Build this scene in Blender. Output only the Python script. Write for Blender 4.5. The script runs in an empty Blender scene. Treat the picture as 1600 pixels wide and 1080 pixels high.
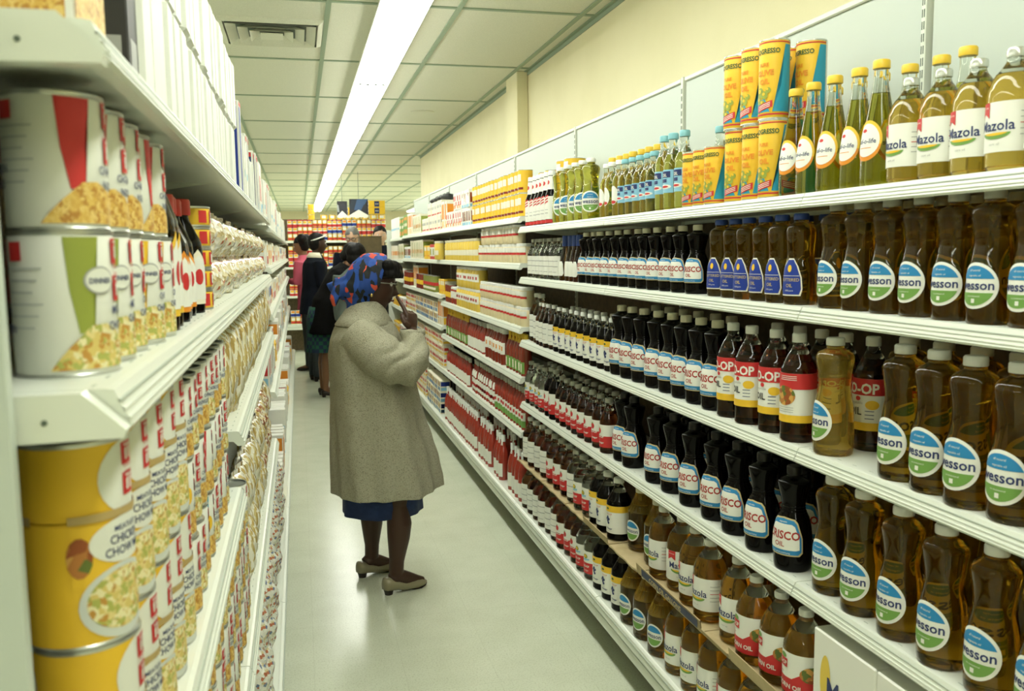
import bpy, bmesh, math, random
from mathutils import Vector, Matrix
random.seed(7)
C = bpy.context.scene.collection
SC = bpy.context.scene
PI = math.pi

# ------------------------------------------------------------------ camera
cam = bpy.data.cameras.new('camera'); co = bpy.data.objects.new('camera', cam); C.objects.link(co)
cam.sensor_width = 36.0; cam.lens = 1362.85 / 1600 * 36; cam.clip_start = .05; cam.clip_end = 60
r_, u_, w_ = Vector((.97153819, -.23658681, -.0118414)), Vector((.03700052, .10218723, .99407682)), Vector((.23397543, .96622174, -.10803263))
m3 = Matrix((r_, u_, -w_)).transposed()
co.matrix_world = Matrix.Translation((0, 0, 1.45)) @ m3.to_4x4()
cam.dof.use_dof = True; cam.dof.focus_distance = 2.9; cam.dof.aperture_fstop = 8.0
SC.camera = co
# ------------------------------------------------------------------ world, exposure
SC.view_settings.view_transform = 'Standard'; SC.view_settings.look = 'None'
SC.view_settings.exposure = 0.36; SC.view_settings.gamma = 1.0
SC.view_settings.use_curve_mapping = False
wd = bpy.data.worlds.new('world'); SC.world = wd; wd.use_nodes = True
wd.node_tree.nodes['Background'].inputs[0].default_value = (.6, .65, .5, 1)
wd.node_tree.nodes['Background'].inputs[1].default_value = .02
SC.cycles.max_bounces = 10; SC.cycles.transmission_bounces = 10; SC.cycles.diffuse_bounces = 4; SC.cycles.glossy_bounces = 4
SC.cycles.caustics_reflective = False; SC.cycles.caustics_refractive = True
SC.cycles.sample_clamp_indirect = 3.0; SC.cycles.blur_glossy = 1.0
SC.cycles.use_denoising = True
LAMP = 13.0                                  # emission of the fluorescent diffusers
LAMPCOL = (.98, 1.0, .90)

# ------------------------------------------------------------------ materials
MATS = {}
def mat(name, col, rough=.5, metal=0., trans=0., ior=1.45, emit=None, spec=None, coat=0., sheen=0.):
    if name in MATS: return name
    m = bpy.data.materials.new(name); m.use_nodes = True
    b = m.node_tree.nodes['Principled BSDF']; I = b.inputs
    I['Base Color'].default_value = (*col, 1); I['Roughness'].default_value = rough; I['Metallic'].default_value = metal
    I['Transmission Weight'].default_value = trans; I['IOR'].default_value = ior
    if spec is not None: I['Specular IOR Level'].default_value = spec
    if coat: I['Coat Weight'].default_value = coat; I['Coat Roughness'].default_value = .1
    if sheen: I['Sheen Weight'].default_value = sheen
    if emit: I['Emission Color'].default_value = (*emit[0], 1); I['Emission Strength'].default_value = emit[1]
    MATS[name] = m
    return name
def nodes_of(name):
    m = MATS[name]; return m.node_tree, m.node_tree.nodes, m.node_tree.links, m.node_tree.nodes['Principled BSDF']
def noisy(name, c1, c2, scale, rough=.5, detail=3., lo=.4, hi=.6, bump=0., bscale=None, **k):
    """two colours blended by noise, in object space"""
    mat(name, c1, rough, **k); t, N, L, b = nodes_of(name)
    tc = N.new('ShaderNodeTexCoord'); no = N.new('ShaderNodeTexNoise'); no.inputs['Scale'].default_value = scale; no.inputs['Detail'].default_value = detail
    cr = N.new('ShaderNodeValToRGB'); cr.color_ramp.elements[0].position = lo; cr.color_ramp.elements[1].position = hi
    cr.color_ramp.elements[0].color = (*c1, 1); cr.color_ramp.elements[1].color = (*c2, 1)
    L.new(tc.outputs['Object'], no.inputs['Vector']); L.new(no.outputs['Fac'], cr.inputs['Fac']); L.new(cr.outputs['Color'], b.inputs['Base Color'])
    if bump:
        n2 = N.new('ShaderNodeTexNoise'); n2.inputs['Scale'].default_value = bscale or scale; L.new(tc.outputs['Object'], n2.inputs['Vector'])
        bp = N.new('ShaderNodeBump'); bp.inputs['Strength'].default_value = bump; bp.inputs['Distance'].default_value = .01
        L.new(n2.outputs['Fac'], bp.inputs['Height']); L.new(bp.outputs['Normal'], b.inputs['Normal'])
    return name
def voro(name, cols, scale, rough=.5, stretch=(1, 1, 1), bump=.3, warp=.0, **k):
    """patches of several colours (voronoi cells), in object space"""
    mat(name, cols[0], rough, **k); t, N, L, b = nodes_of(name)
    tc = N.new('ShaderNodeTexCoord'); mp = N.new('ShaderNodeMapping'); mp.inputs['Scale'].default_value = stretch
    vo = N.new('ShaderNodeTexVoronoi'); vo.inputs['Scale'].default_value = scale
    sp = N.new('ShaderNodeSeparateColor'); cr = N.new('ShaderNodeValToRGB'); cr.color_ramp.interpolation = 'CONSTANT'
    el = cr.color_ramp.elements
    while len(el) < len(cols): el.new(.5)
    for i, c in enumerate(cols): el[i].position = i / len(cols); el[i].color = (*c, 1)
    src = mp.outputs['Vector']
    L.new(tc.outputs['Object'], mp.inputs['Vector'])
    if warp:
        nz = N.new('ShaderNodeTexNoise'); nz.inputs['Scale'].default_value = scale * .8; L.new(src, nz.inputs['Vector'])
        vm = N.new('ShaderNodeVectorMath'); vm.operation = 'MULTIPLY_ADD'; L.new(nz.outputs['Color'], vm.inputs[0]); vm.inputs[1].default_value = (warp,) * 3
        L.new(src, vm.inputs[2]); src = vm.outputs[0]
    L.new(src, vo.inputs['Vector']); L.new(vo.outputs['Color'], sp.inputs['Color']); L.new(sp.outputs['Red'], cr.inputs['Fac'])
    L.new(cr.outputs['Color'], b.inputs['Base Color'])
    if bump:
        bp = N.new('ShaderNodeBump'); bp.inputs['Strength'].default_value = bump; bp.inputs['Distance'].default_value = .004
        L.new(vo.outputs['Distance'], bp.inputs['Height']); L.new(bp.outputs['Normal'], b.inputs['Normal'])
    return name

mat('shelf_white', (.70, .74, .65), .32, spec=.4)
mat('panel_white', (.50, .56, .50), .42)
mat('rail_line', (.42, .47, .40), .5)
mat('slot_dark', (.10, .13, .10), .6)
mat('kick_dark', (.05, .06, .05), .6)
mat('lamp_glow', (.9, .9, .85), .4, emit=(LAMPCOL, LAMP))
mat('lamp_pan', (.8, .82, .72), .4)
mat('grid_green', (.28, .36, .25), .5)
mat('black_gap', (.02, .02, .02), .8)

# ------------------------------------------------------------------ mesh building
class MB:
    def __init__(s): s.v = []; s.f = []; s.m = []; s.s = []; s.names = []
    def mi(s, n):
        if n not in s.names: s.names.append(n)
        return s.names.index(n)
    def add(s, vs, fs, m, smooth=False):
        k = len(s.v); i = s.mi(m); s.v += [tuple(v) for v in vs]
        for f in fs: s.f.append([k + a for a in f]); s.m.append(i); s.s.append(smooth)
    def box(s, x0, x1, y0, y1, z0, z1, m):
        v = [(x, y, z) for z in (z0, z1) for y in (y0, y1) for x in (x0, x1)]
        s.add(v, [(0, 2, 3, 1), (4, 5, 7, 6), (0, 1, 5, 4), (2, 6, 7, 3), (0, 4, 6, 2), (1, 3, 7, 5)], m)
    def bevbox(s, x0, x1, y0, y1, z0, z1, m, b=.003):
        bm = bmesh.new(); bmesh.ops.create_cube(bm, size=1)
        for v in bm.verts: v.co = ((x0 + x1) / 2 + v.co.x * (x1 - x0), (y0 + y1) / 2 + v.co.y * (y1 - y0), (z0 + z1) / 2 + v.co.z * (z1 - z0))
        bmesh.ops.bevel(bm, geom=list(bm.edges), offset=b, segments=1, affect='EDGES', clamp_overlap=True)
        s.bm(bm, m)
    def bm(s, bm, m, smooth=False):
        bm.verts.index_update(); s.add([v.co[:] for v in bm.verts], [[v.index for v in f.verts] for f in bm.faces], m, smooth); bm.free()
    def prism(s, poly, y0, y1, m):          # polygon in (x, z), extruded along y
        n = len(poly); v = [(x, y0, z) for x, z in poly] + [(x, y1, z) for x, z in poly]
        f = [list(range(n))[::-1], list(range(n, 2 * n))] + [(i, (i + 1) % n, n + (i + 1) % n, n + i) for i in range(n)]
        s.add(v, [g[::-1] for g in f], m)
    def lathe(s, prof, m, seg=28, c=(0, 0), caps=True, z0=0., sq=None):
        v = []; f = []
        for r, z in prof:
            for k in range(seg):
                a = 2 * PI * k / seg; rr = r
                if sq: rr = r * (1 + sq * abs(math.sin(2 * a)) ** 2)
                v.append((c[0] + rr * math.cos(a), c[1] + rr * math.sin(a), z + z0))
        for i in range(len(prof) - 1):
            for k in range(seg):
                a, b = i * seg + k, i * seg + (k + 1) % seg; f.append((a, b, b + seg, a + seg))
        s.add(v, f, m, True)
        if caps:
            n = len(s.v) - len(v)
            s.f.append([n + k for k in range(seg)][::-1]); s.m.append(s.mi(m)); s.s.append(True)
            e = n + (len(prof) - 1) * seg
            s.f.append([e + k for k in range(seg)]); s.m.append(s.mi(m)); s.s.append(True)
    def loft(s, rings, m, caps=True, smooth=True):
        n = len(rings[0]); v = [p for r in rings for p in r]; f = []
        for i in range(len(rings) - 1):
            for k in range(n):
                a, b = i * n + k, i * n + (k + 1) % n; f.append((a, b, b + n, a + n))
        if caps: f.append(list(range(n))[::-1]); f.append([(len(rings) - 1) * n + k for k in range(n)])
        s.add(v, f, m, smooth)
    def tube(s, pts, rad, m, seg=10):
        pts = [Vector(p) for p in pts]; rings = []
        if not isinstance(rad, (list, tuple)): rad = [rad] * len(pts)
        for i, p in enumerate(pts):
            d = (pts[min(i + 1, len(pts) - 1)] - pts[max(i - 1, 0)]).normalized()
            a = d.orthogonal().normalized() if i == 0 else (a - d * a.dot(d)).normalized()
            b = d.cross(a)
            rings.append([tuple(p + (a * math.cos(2 * PI * k / seg) + b * math.sin(2 * PI * k / seg)) * rad[i]) for k in range(seg)])
        s.loft(rings, m)
    def ball(s, c, r, m, seg=16, rg=10, rot=None):
        if not isinstance(r, (list, tuple)): r = (r, r, r)
        rings = []
        for i in range(1, rg):
            t = PI * i / rg; ring = []
            for k in range(seg):
                a = 2 * PI * k / seg; p = Vector((r[0] * math.sin(t) * math.cos(a), r[1] * math.sin(t) * math.sin(a), -r[2] * math.cos(t)))
                if rot: p = rot @ p
                ring.append(tuple(p + Vector(c)))
            rings.append(ring)
        s.loft(rings, m)
    def mesh(s, name, sharp=40):
        me = bpy.data.meshes.new(name); me.from_pydata(s.v, [], s.f)
        for n in s.names: me.materials.append(MATS[n])
        me.polygons.foreach_set('material_index', s.m); me.polygons.foreach_set('use_smooth', s.s)
        me.update()
        if any(s.s):
            me.set_sharp_from_angle(angle=math.radians(sharp))
        return me
def link(name, me, parent=None, loc=(0, 0, 0), rz=0., rot=None):
    o = bpy.data.objects.new(name, me); C.objects.link(o); o.location = loc
    o.rotation_euler = rot if rot else (0, 0, rz)
    if parent: o.parent = parent
    return o
def tag(o, label=None, cat=None, group=None, kind=None):
    if label: o['label'] = label
    if cat: o['category'] = cat
    if group: o['group'] = group
    if kind: o['kind'] = kind
    return o
def empty(name, label, cat, loc=(0, 0, 0), rz=0., group=None):
    o = bpy.data.objects.new(name, None); C.objects.link(o); o.location = loc; o.rotation_euler = (0, 0, rz); o.empty_display_size = .05
    return tag(o, label, cat, group)
def struct(name, mb, sharp=40):
    return tag(link(name, mb.mesh(name, sharp)), kind='structure')

# flat artwork wrapped on a curved or flat face that looks towards -x
def ell(cx, cz, rx, rz, n=28, a0=0., a1=2 * PI, close=False):
    k = n if abs(a1 - a0 - 2 * PI) > 1e-3 else n - 1
    return [(cx + rx * math.cos(a0 + (a1 - a0) * i / (k if k != n - 1 else n)), cz + rz * math.sin(a0 + (a1 - a0) * i / (k if k != n - 1 else n))) for i in range(n if k == n - 1 else n + 1)]
def rect(x0, x1, z0, z1): return [(x0, z0), (x1, z0), (x1, z1), (x0, z1)]
TXT = {}
def text(body, size, x=0., z=0., bold=0., sx=1., shear=0.):
    key = (body, bold, shear)
    if key not in TXT:
        cu = bpy.data.curves.new('lettering', 'FONT'); cu.body = body; cu.size = 1.; cu.resolution_u = 2; cu.offset = bold; cu.shear = shear; cu.fill_mode = 'FRONT'
        ob = bpy.data.objects.new('lettering', cu); me = bpy.data.meshes.new_from_object(ob)
        vs = [(v.co.x, v.co.y) for v in me.vertices]; fs = [tuple(p.vertices) for p in me.polygons]
        bpy.data.objects.remove(ob); bpy.data.meshes.remove(me); bpy.data.curves.remove(cu)
        x0, x1 = min(v[0] for v in vs), max(v[0] for v in vs)
        TXT[key] = ([(a - (x0 + x1) / 2, b) for a, b in vs], fs)
    vs, fs = TXT[key]
    return [(x + a * size * sx, z + b * size) for a, b in vs], fs
def art(mb, shape, m, R=None, off=.0006, d=0., step=.006, stepz=None, ang=0.):
    """shape: outline [(s,z)] or (verts, faces).  R(z): radius of the body; None: flat face at x=-d"""
    bm = bmesh.new()
    if isinstance(shape, tuple): vs, fs = shape
    else: vs, fs = shape, [tuple(range(len(shape)))]
    bv = [bm.verts.new((a, 0, b)) for a, b in vs]
    for f in fs:
        try: bm.faces.new([bv[i] for i in f])
        except ValueError: pass
    if R:
        if any(len(f.verts) > 4 for f in bm.faces): bmesh.ops.triangulate(bm, faces=bm.faces[:])
        xs = [v.co.x for v in bm.verts]; x = math.floor(min(xs) / step) * step + step
        while x < max(xs):
            bmesh.ops.bisect_plane(bm, geom=bm.verts[:] + bm.edges[:] + bm.faces[:], plane_co=(x, 0, 0), plane_no=(1, 0, 0), dist=1e-6); x += step
        if stepz:
            zs = [v.co.z for v in bm.verts]; z = math.floor(min(zs) / stepz) * stepz + stepz
            while z < max(zs):
                bmesh.ops.bisect_plane(bm, geom=bm.verts[:] + bm.edges[:] + bm.faces[:], plane_co=(0, 0, z), plane_no=(0, 0, 1), dist=1e-6); z += stepz
        rm = max(R(v.co.z) for v in bm.verts)
        for v in bm.verts:
            r = R(v.co.z) + off; t = v.co.x / rm + ang; v.co = (-r * math.cos(t), -r * math.sin(t), v.co.z)
    else:
        ca, sa = math.cos(ang), math.sin(ang)
        for v in bm.verts:
            x, y = -(d + off), -v.co.x; v.co = (x * ca - y * sa, x * sa + y * ca, v.co.z)
    # faces look outward
    bm.normal_update()
    for f in bm.faces:
        c = f.calc_center_median()
        o = Vector((c.x, c.y, 0)) if R else Vector((-math.cos(ang), -math.sin(ang), 0))
        if f.normal.dot(o) < 0: f.normal_flip()
    mb.bm(bm, m, bool(R))
def rad(prof):
    def R(z):
        if z <= prof[0][1]: return prof[0][0]
        for (r0, z0), (r1, z1) in zip(prof, prof[1:]):
            if z <= z1: return r0 if z1 == z0 else r0 + (r1 - r0) * (z - z0) / (z1 - z0)
        return prof[-1][0]
    return R
def smoothprof(prof, n=3):
    out = []
    P = [prof[0]] + prof + [prof[-1]]
    for i in range(1, len(P) - 2):
        p0, p1, p2, p3 = P[i - 1:i + 3]
        for k in range(n):
            t = k / n; q = []
            for a in (0, 1):
                q.append(.5 * (2 * p1[a] + (p2[a] - p0[a]) * t + (2 * p0[a] - 5 * p1[a] + 4 * p2[a] - p3[a]) * t * t + (3 * p1[a] - p0[a] - 3 * p2[a] + p3[a]) * t ** 3))
            out.append(tuple(q))
    out.append(prof[-1]); return out

# ------------------------------------------------------------------ repeats
WORDS = ['first', 'second', 'third', 'fourth', 'fifth', 'sixth', 'seventh', 'eighth', 'ninth', 'tenth', 'eleventh', 'twelfth', 'thirteenth', 'fourteenth', 'fifteenth', 'sixteenth', 'seventeenth', 'eighteenth', 'nineteenth', 'twentieth']
def nth(i):
    if i < 20: return WORDS[i]
    n = i + 1; return '%d%s' % (n, 'th' if 10 < n % 100 < 14 else {1: 'st', 2: 'nd', 3: 'rd'}.get(n % 10, 'th'))
class Proto:
    """a kind of thing: its parts as meshes, shared by every copy"""
    def __init__(s, name, cat, desc, parts): s.name = name; s.cat = cat; s.desc = desc; s.parts = parts; s.first = None
    def place(s, loc, rz, label, group):
        if len(s.parts) == 1:
            o = link(s.name, s.parts[0][1], None, loc, rz); return tag(o, label, s.cat, group)
        if s.first is None:
            o = empty(s.name, label, s.cat, loc, rz, group)
            s.kids = [link(n, me, o) for n, me in s.parts]; s.first = o
            return o
        o = s.first.copy(); C.objects.link(o); o.location = loc; o.rotation_euler = (0, 0, rz)
        for k in s.kids:
            c = k.copy(); C.objects.link(c); c.parent = o
        return tag(o, label, s.cat, group)
def run(proto, ys, X, z, where, group, rz=.12, desc=None, jit=.004, rj=.12, left=False, tail=None, count0=0):
    """a row of copies; ys sorted as seen from left to right"""
    ys = sorted(ys, reverse=not left); out = []
    for i, y in enumerate(ys):
        lab = '%s, %s from left, %s' % (desc or proto.desc, nth(i + count0), where)
        if left and rz == .12: rz = PI
        x = X + random.uniform(-jit, jit)
        out.append(proto.place((x, y, z), rz + random.uniform(-rj, rj), lab, group))
    return out
def span(a, b, step): n = int(abs(b - a) / step + 1e-6) + 1; s = 1 if b > a else -1; return [a + s * step * i for i in range(n)]
# ================================================================== the room
CZ = 2.575
YB, XL, XR = 24.5, -6.5, 6.0
noisy('floor_vinyl', (.60, .64, .50), (.66, .70, .56), 6, .24, detail=8, lo=.3, hi=.7, spec=.4)
t, N, L, b = nodes_of('floor_vinyl')
tc = N.new('ShaderNodeTexCoord'); n2 = N.new('ShaderNodeTexNoise'); n2.inputs['Scale'].default_value = 160; n2.inputs['Detail'].default_value = 2
cr = N.new('ShaderNodeValToRGB'); cr.color_ramp.elements[0].position = .3; cr.color_ramp.elements[0].color = (.82, .82, .78, 1); cr.color_ramp.elements[1].position = .5; cr.color_ramp.elements[1].color = (1, 1, 1, 1)
mx = N.new('ShaderNodeMix'); mx.data_type = 'RGBA'; mx.blend_type = 'MULTIPLY'; mx.inputs[0].default_value = 1
old = b.inputs['Base Color'].links[0].from_socket
bt = N.new('ShaderNodeTexBrick'); bt.offset = 0; bt.inputs['Scale'].default_value = 1; bt.inputs['Brick Width'].default_value = .305; bt.inputs['Row Height'].default_value = .305; bt.inputs['Mortar Size'].default_value = .0008
bt.inputs['Color1'].default_value = (1, 1, 1, 1); bt.inputs['Color2'].default_value = (.97, .97, .965, 1); bt.inputs['Mortar'].default_value = (.86, .86, .84, 1)
L.new(tc.outputs['Object'], bt.inputs['Vector'])
mx2 = N.new('ShaderNodeMix'); mx2.data_type = 'RGBA'; mx2.blend_type = 'MULTIPLY'; mx2.inputs[0].default_value = 1
L.new(tc.outputs['Object'], n2.inputs['Vector']); L.new(n2.outputs['Fac'], cr.inputs['Fac']); L.new(old, mx.inputs[6]); L.new(cr.outputs['Color'], mx.inputs[7])
L.new(mx.outputs[2], mx2.inputs[6]); L.new(bt.outputs['Color'], mx2.inputs[7]); L.new(mx2.outputs[2], b.inputs['Base Color'])
noisy('ceiling_tile', (.68, .69, .56), (.77, .77, .64), 260, .9, detail=4, lo=.35, hi=.6, bump=.25, bscale=300)
noisy('wall_cream', (.76, .71, .45), (.79, .74, .48), 3, .7, bump=.05, bscale=120)
mat('wall_back_cream', (.70, .65, .46), .8)
m = MB(); m.box(XL, XR, -3, YB, -.1, 0, 'floor_vinyl'); struct('floor', m)
m = MB(); m.box(XL, XR, -3, YB, CZ, CZ + .1, 'ceiling_tile'); struct('ceiling', m)
m = MB(); m.box(1.45, 1.6, -3, 10.5, 0, CZ, 'wall_cream'); struct('wall_right', m)
m = MB(); m.box(XL, XR, YB, YB + .1, 0, CZ, 'wall_back_cream'); struct('wall_back', m)
m = MB(); m.box(XL - .1, XL, -3, YB, 0, CZ, 'wall_back_cream'); struct('wall_left', m)
m = MB(); m.box(XL, 1.6, -3.1, -3, 0, CZ, 'wall_back_cream'); struct('wall_front', m)
m = MB(); m.box(XR, XR + .1, 10.5, YB, 0, CZ, 'wall_back_cream'); struct('wall_far_right', m)
m = MB(); m.box(1.6, XR, 10.4, 10.5, 0, CZ, 'wall_back_cream'); struct('wall_return', m)
m = MB(); m.bevbox(1.375, 1.4495, 5.47, 5.76, 0, CZ - .001, 'wall_cream', .004); struct('wall_pilaster', m)
# wall angle, main runners and cross tees
m = MB(); m.box(1.425, 1.4495, -3, 10.49, CZ - .006, CZ - .001, 'grid_green'); m.box(1.444, 1.4495, -3, 10.49, CZ - .026, CZ - .006, 'grid_green'); struct('trim_1', m)
gx = [1.363 - .5945 * k for k in range(0, 14)] + [1.363 + .5945 * k for k in range(1, 8)]
for x in gx:
    m = MB(); m.box(x - .012, x + .012, 10.5 if x > 1.5 else -3, YB, CZ - .007, CZ - .0005, 'grid_green'); tag(link('ceiling_runner', m.mesh('ceiling_runner')), kind='structure')
k = 0; y = 4.13 - 1.2425 * 5
while y < YB:
    m = MB(); m.box(XL, 1.43 if y < 10.5 else XR, y - .012, y + .012, CZ - .0055, CZ - .0004, 'grid_green'); tag(link('ceiling_tee', m.mesh('ceiling_tee')), kind='structure'); y += 1.2425
# ------------------------------------------------------------------ fluorescent strips
mat('lamp_end', (.10, .13, .10), .6)
def strip(x, y, n_, lab):
    o = empty('strip_light', lab, 'ceiling light', (x, y, CZ), group='fluorescent strip lights on the ceiling')
    m = MB(); m.prism([(-.095, -.0005), (.095, -.0005), (.110, -.062), (.104, -.064), (-.104, -.064), (-.110, -.062)], 0, n_, 'lamp_pan'); link('housing', m.mesh('housing'), o)
    m = MB(); m.prism([(-.103, -.0645), (.103, -.0645), (.101, -.078), (.094, -.084), (-.094, -.084), (-.101, -.078)], .004, n_ - .004, 'lamp_glow'); link('diffuser', m.mesh('diffuser'), o)
    m = MB()
    for e in (0.0, n_ - .004): m.prism([(-.103, -.0645), (.103, -.0645), (.101, -.078), (.094, -.084), (-.094, -.084), (-.101, -.078)], e, e + .004, 'lamp_pan')
    for q in (-.075, -.028, .02, .07):
        m.box(q - .009, q + .009, .004, .034, -.0875, -.0835, 'lamp_end')
    link('end_cap', m.mesh('end_cap'), o)
LX = .487
ys = [5.61 - 2.44 * 3 + 2.44 * i for i in range(0, 11)]
names_ = ['behind the camera', 'just behind the camera', 'over the near end of the aisle']
for i, y in enumerate(ys):
    if y + 2.44 > YB: break
    if i < 2: lab = 'long white strip light over the aisle, %s' % ('behind the camera' if i == 0 else 'directly overhead')
    else: lab = 'long white strip light over the aisle, %s from the near end' % nth(i - 2)
    strip(LX, y, 2.44, lab)
for j, (x, y0) in enumerate(((-1.95, -1.7), (-4.35, -1.7), (2.9, 10.9), (5.0, 10.9))):
    y = y0; i = 0
    while y + 2.44 < YB:
        strip(x, y, 2.44, 'long white strip light %s, %s from the near end' % (['over the next aisle to the left', 'over the second aisle to the left', 'beyond the right wall', 'over the far right of the store'][j], nth(i))); y += 2.44; i += 1
# ------------------------------------------------------------------ air vent and speaker disc
o = empty('air_vent', 'square louvred air vent set in the ceiling above the left shelves', 'vent', (-.09, 4.735, CZ))
m = MB()
def ring(m, a, b, c, d, z0, z1, mt):       # square frame sloping from outer (a,z0) to inner (b,z1)
    v = [(sx * a, sy * c, z0) for sx, sy in ((-1, -1), (1, -1), (1, 1), (-1, 1))] + [(sx * b, sy * d, z1) for sx, sy in ((-1, -1), (1, -1), (1, 1), (-1, 1))]
    m.add(v, [(i, (i + 1) % 4, 4 + (i + 1) % 4, 4 + i) for i in range(4)], mt)
ring(m, .245, .225, .255, .235, -.012, -.020, 'ceiling_tile'); ring(m, .255, .245, .265, .255, -.0005, -.012, 'ceiling_tile'); link('frame', m.mesh('frame'), o)
for k, (a, z0, z1) in enumerate(((.215, -.004, -.026), (.16, -.004, -.028), (.105, -.004, -.030))):
    m = MB(); ring(m, a, a - .045, a + .01, a - .035, z1, z0, 'ceiling_tile'); ring(m, a, a - .042, a + .01, a - .032, z1 - .001, z0 - .001, 'ceiling_tile'); link('louvre', m.mesh('louvre'), o)
m = MB(); m.box(-.22, .22, -.23, .23, -.003, -.001, 'slot_dark'); link('duct_opening', m.mesh('duct_opening'), o)
m = MB(); m.box(-.055, .055, -.06, .06, -.030, -.024, 'ceiling_tile'); link('center_plate', m.mesh('center_plate'), o)
m = MB(); m.lathe([(.095, 0), (.095, .006), (.07, .012)][::-1] if 0 else [(.07, -.012), (.095, -.006), (.095, -.0005)], 'ceiling_tile', 32)
tag(link('ceiling_disc', m.mesh('ceiling_disc'), None, (1.017, 7.18, CZ)), 'flat round cream disc on the ceiling near the right wall', 'ceiling cover')

# ================================================================== gondola shelving
LIP = [(.006, 0), (0, -.001), (-.012, -.028), (-.009, -.032), (.004, -.031), (.012, -.022)]
noisy('shaded_hardboard', (.10, .075, .04), (.14, .10, .055), 30, .7)  # brown hardboard, taken dark to paint in the deep shade between shelves
def shelf_mesh(depth, ln, name='shelf'):
    """front edge at x=0 looking towards -x, depth towards +x, y from 0 to ln, top at z=0"""
    m = MB(); g = .0015
    m.prism(LIP + [(depth, -.02), (depth, 0)], g, ln - g, 'shelf_white')
    for t_ in (.3, .55, .8):               # grooves of the price rail
        x, z = -.0124 * t_ - .0006, -.001 - .027 * t_
        m.prism([(x - .0006, z + .0010), (x - .0011, z - .0010), (x + .002, z - .001), (x + .002, z + .001)], g, ln - g, 'rail_line' if t_ == .3 else 'shelf_white')
    for e in (g, ln - g - .002):
        m.prism([(depth, 0), (depth, -.048), (.12, -.036), (.02, -.02)], e, e + .002, 'shelf_white')
    n = int(ln / .0254)                    # slots for dividers along the edge
    for i in range(1, n, 2): m.box(.016, .018, i * .0254, i * .0254 + .012, 0, .0004, 'rail_line')
    return m.mesh(name)
def deck_mesh(depth, ln):
    m = MB(); g = .0015
    m.prism([(0, -.004), (-.003, -.03), (-.003, -.036), (.004, -.040), (.004, -.082), (.010, -.086), (depth, -.086), (depth, 0), (.012, 0), (.008, -.002)], g, ln - g, 'shelf_white')
    m.prism([(-.0036, -.012), (-.0040, -.015), (.002, -.015), (.002, -.012)], g, ln - g, 'rail_line')
    m.prism([(.003, -.046), (.003, -.049), (.006, -.049), (.006, -.046)], g, ln - g, 'rail_line')
    return m.mesh('base_deck')
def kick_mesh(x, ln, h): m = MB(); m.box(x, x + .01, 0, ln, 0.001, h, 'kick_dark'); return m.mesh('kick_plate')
def panel_mesh(ln, top, z0=.0):
    m = MB(); m.box(0, .02, .016, ln - .016, z0, top - .016, 'panel_white'); return m.mesh('back_panel')
def upright_mesh(top):
    m = MB(); m.bevbox(-.006, .03, 0.001, .016, 0.001, top, 'shelf_white', .002)
    z = .26
    while z < top - .04:
        for y in (.004, .010): m.box(-.0066, -.0055, y, y + .0025, z, z + .017, 'slot_dark')
        z += .0254
    return m.mesh('upright')
def cap_mesh(ln): m = MB(); m.bevbox(-.008, .026, .016, ln - .016, -.016, .0, 'shelf_white', .003); return m.mesh('top_rail')
def bay(xf, xb, y0, ln, tops, top, which, left=False, ends=(True, False), base=.205, basefront=.045):
    """one section of shelving; xf: front of the upper shelves, xb: back panel plane"""
    d = abs(xb - xf); P = (xf, y0 + (ln if left else 0), 0); R = PI if left else 0.
    side = 'left' if left else 'right'; grp = 'white metal shelving along the %s side of the aisle' % side
    for i, t_ in enumerate(tops):
        tag(link('shelf', shelf_mesh(d - .0095, ln), None, (P[0], P[1], t_), R), 'white metal shelf on the %s, %s from top, %s bay from camera' % (side, nth(i), which), 'shelf', grp)
    o = empty('base_deck', 'white metal bottom deck on the %s, %s bay from camera' % (side, which), 'shelf', P, R, grp)
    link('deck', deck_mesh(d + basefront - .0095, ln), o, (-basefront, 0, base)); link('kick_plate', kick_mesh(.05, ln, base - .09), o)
    o = empty('shelving_back', 'shelving back on the %s with pale top panel, %s bay from camera' % (side, which), 'shelving', P, R, grp)
    z1 = tops[0] - .03
    link('back_panel', panel_mesh(ln, top, z1), o, (d, 0, 0)); m = MB(); m.box(0, .02, .016, ln - .016, 0.001, z1 - .001, 'shaded_hardboard'); link('shaded_hardboard_back', m.mesh('shaded_hardboard_back'), o, (d, 0, 0))
    link('top_rail', cap_mesh(ln), o, (d, 0, top))
    if ends[0]: link('upright', upright_mesh(top + .004), o, (d, 0, 0))
    if ends[1]: link('upright', upright_mesh(top + .004), o, (d, ln - .017, 0))
XF, XB = 1.04, 1.325
TOPR = 2.04
SA = [1.564, 1.324, 1.018, .715]; SB = [1.614, 1.389, 1.078, .832, .562]; SCC = [1.614, 1.389, 1.125, .885, .56]; SD = [1.600, 1.370, 1.165, .86, .56]
BW = 1.22
for i in range(8):
    y0 = .44 + BW * i; tops = SA if i < 3 else SB if i < 5 else SCC if i < 7 else SD
    bay(XF, XB, y0, BW, tops, TOPR, nth(i), ends=(True, i == 7))
LF, LBK = -.137, -.425
L1, L2, L3, L4, L0 = 1.617, 1.352, .955, .553, .205
LY = [.69 + BW * i for i in range(10)]
SL = {0: [L1, L2, L3, L4], 1: [L1, L2, 1.075, L4], 2: [L1, L2, 1.075, L4]}
SLF = [1.585, 1.385, 1.16, .78]
for i in range(9):
    bay(LF, LBK, LY[i], BW, SL.get(i, SLF), TOPR, nth(i), left=True, ends=(i == 8, True))
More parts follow.
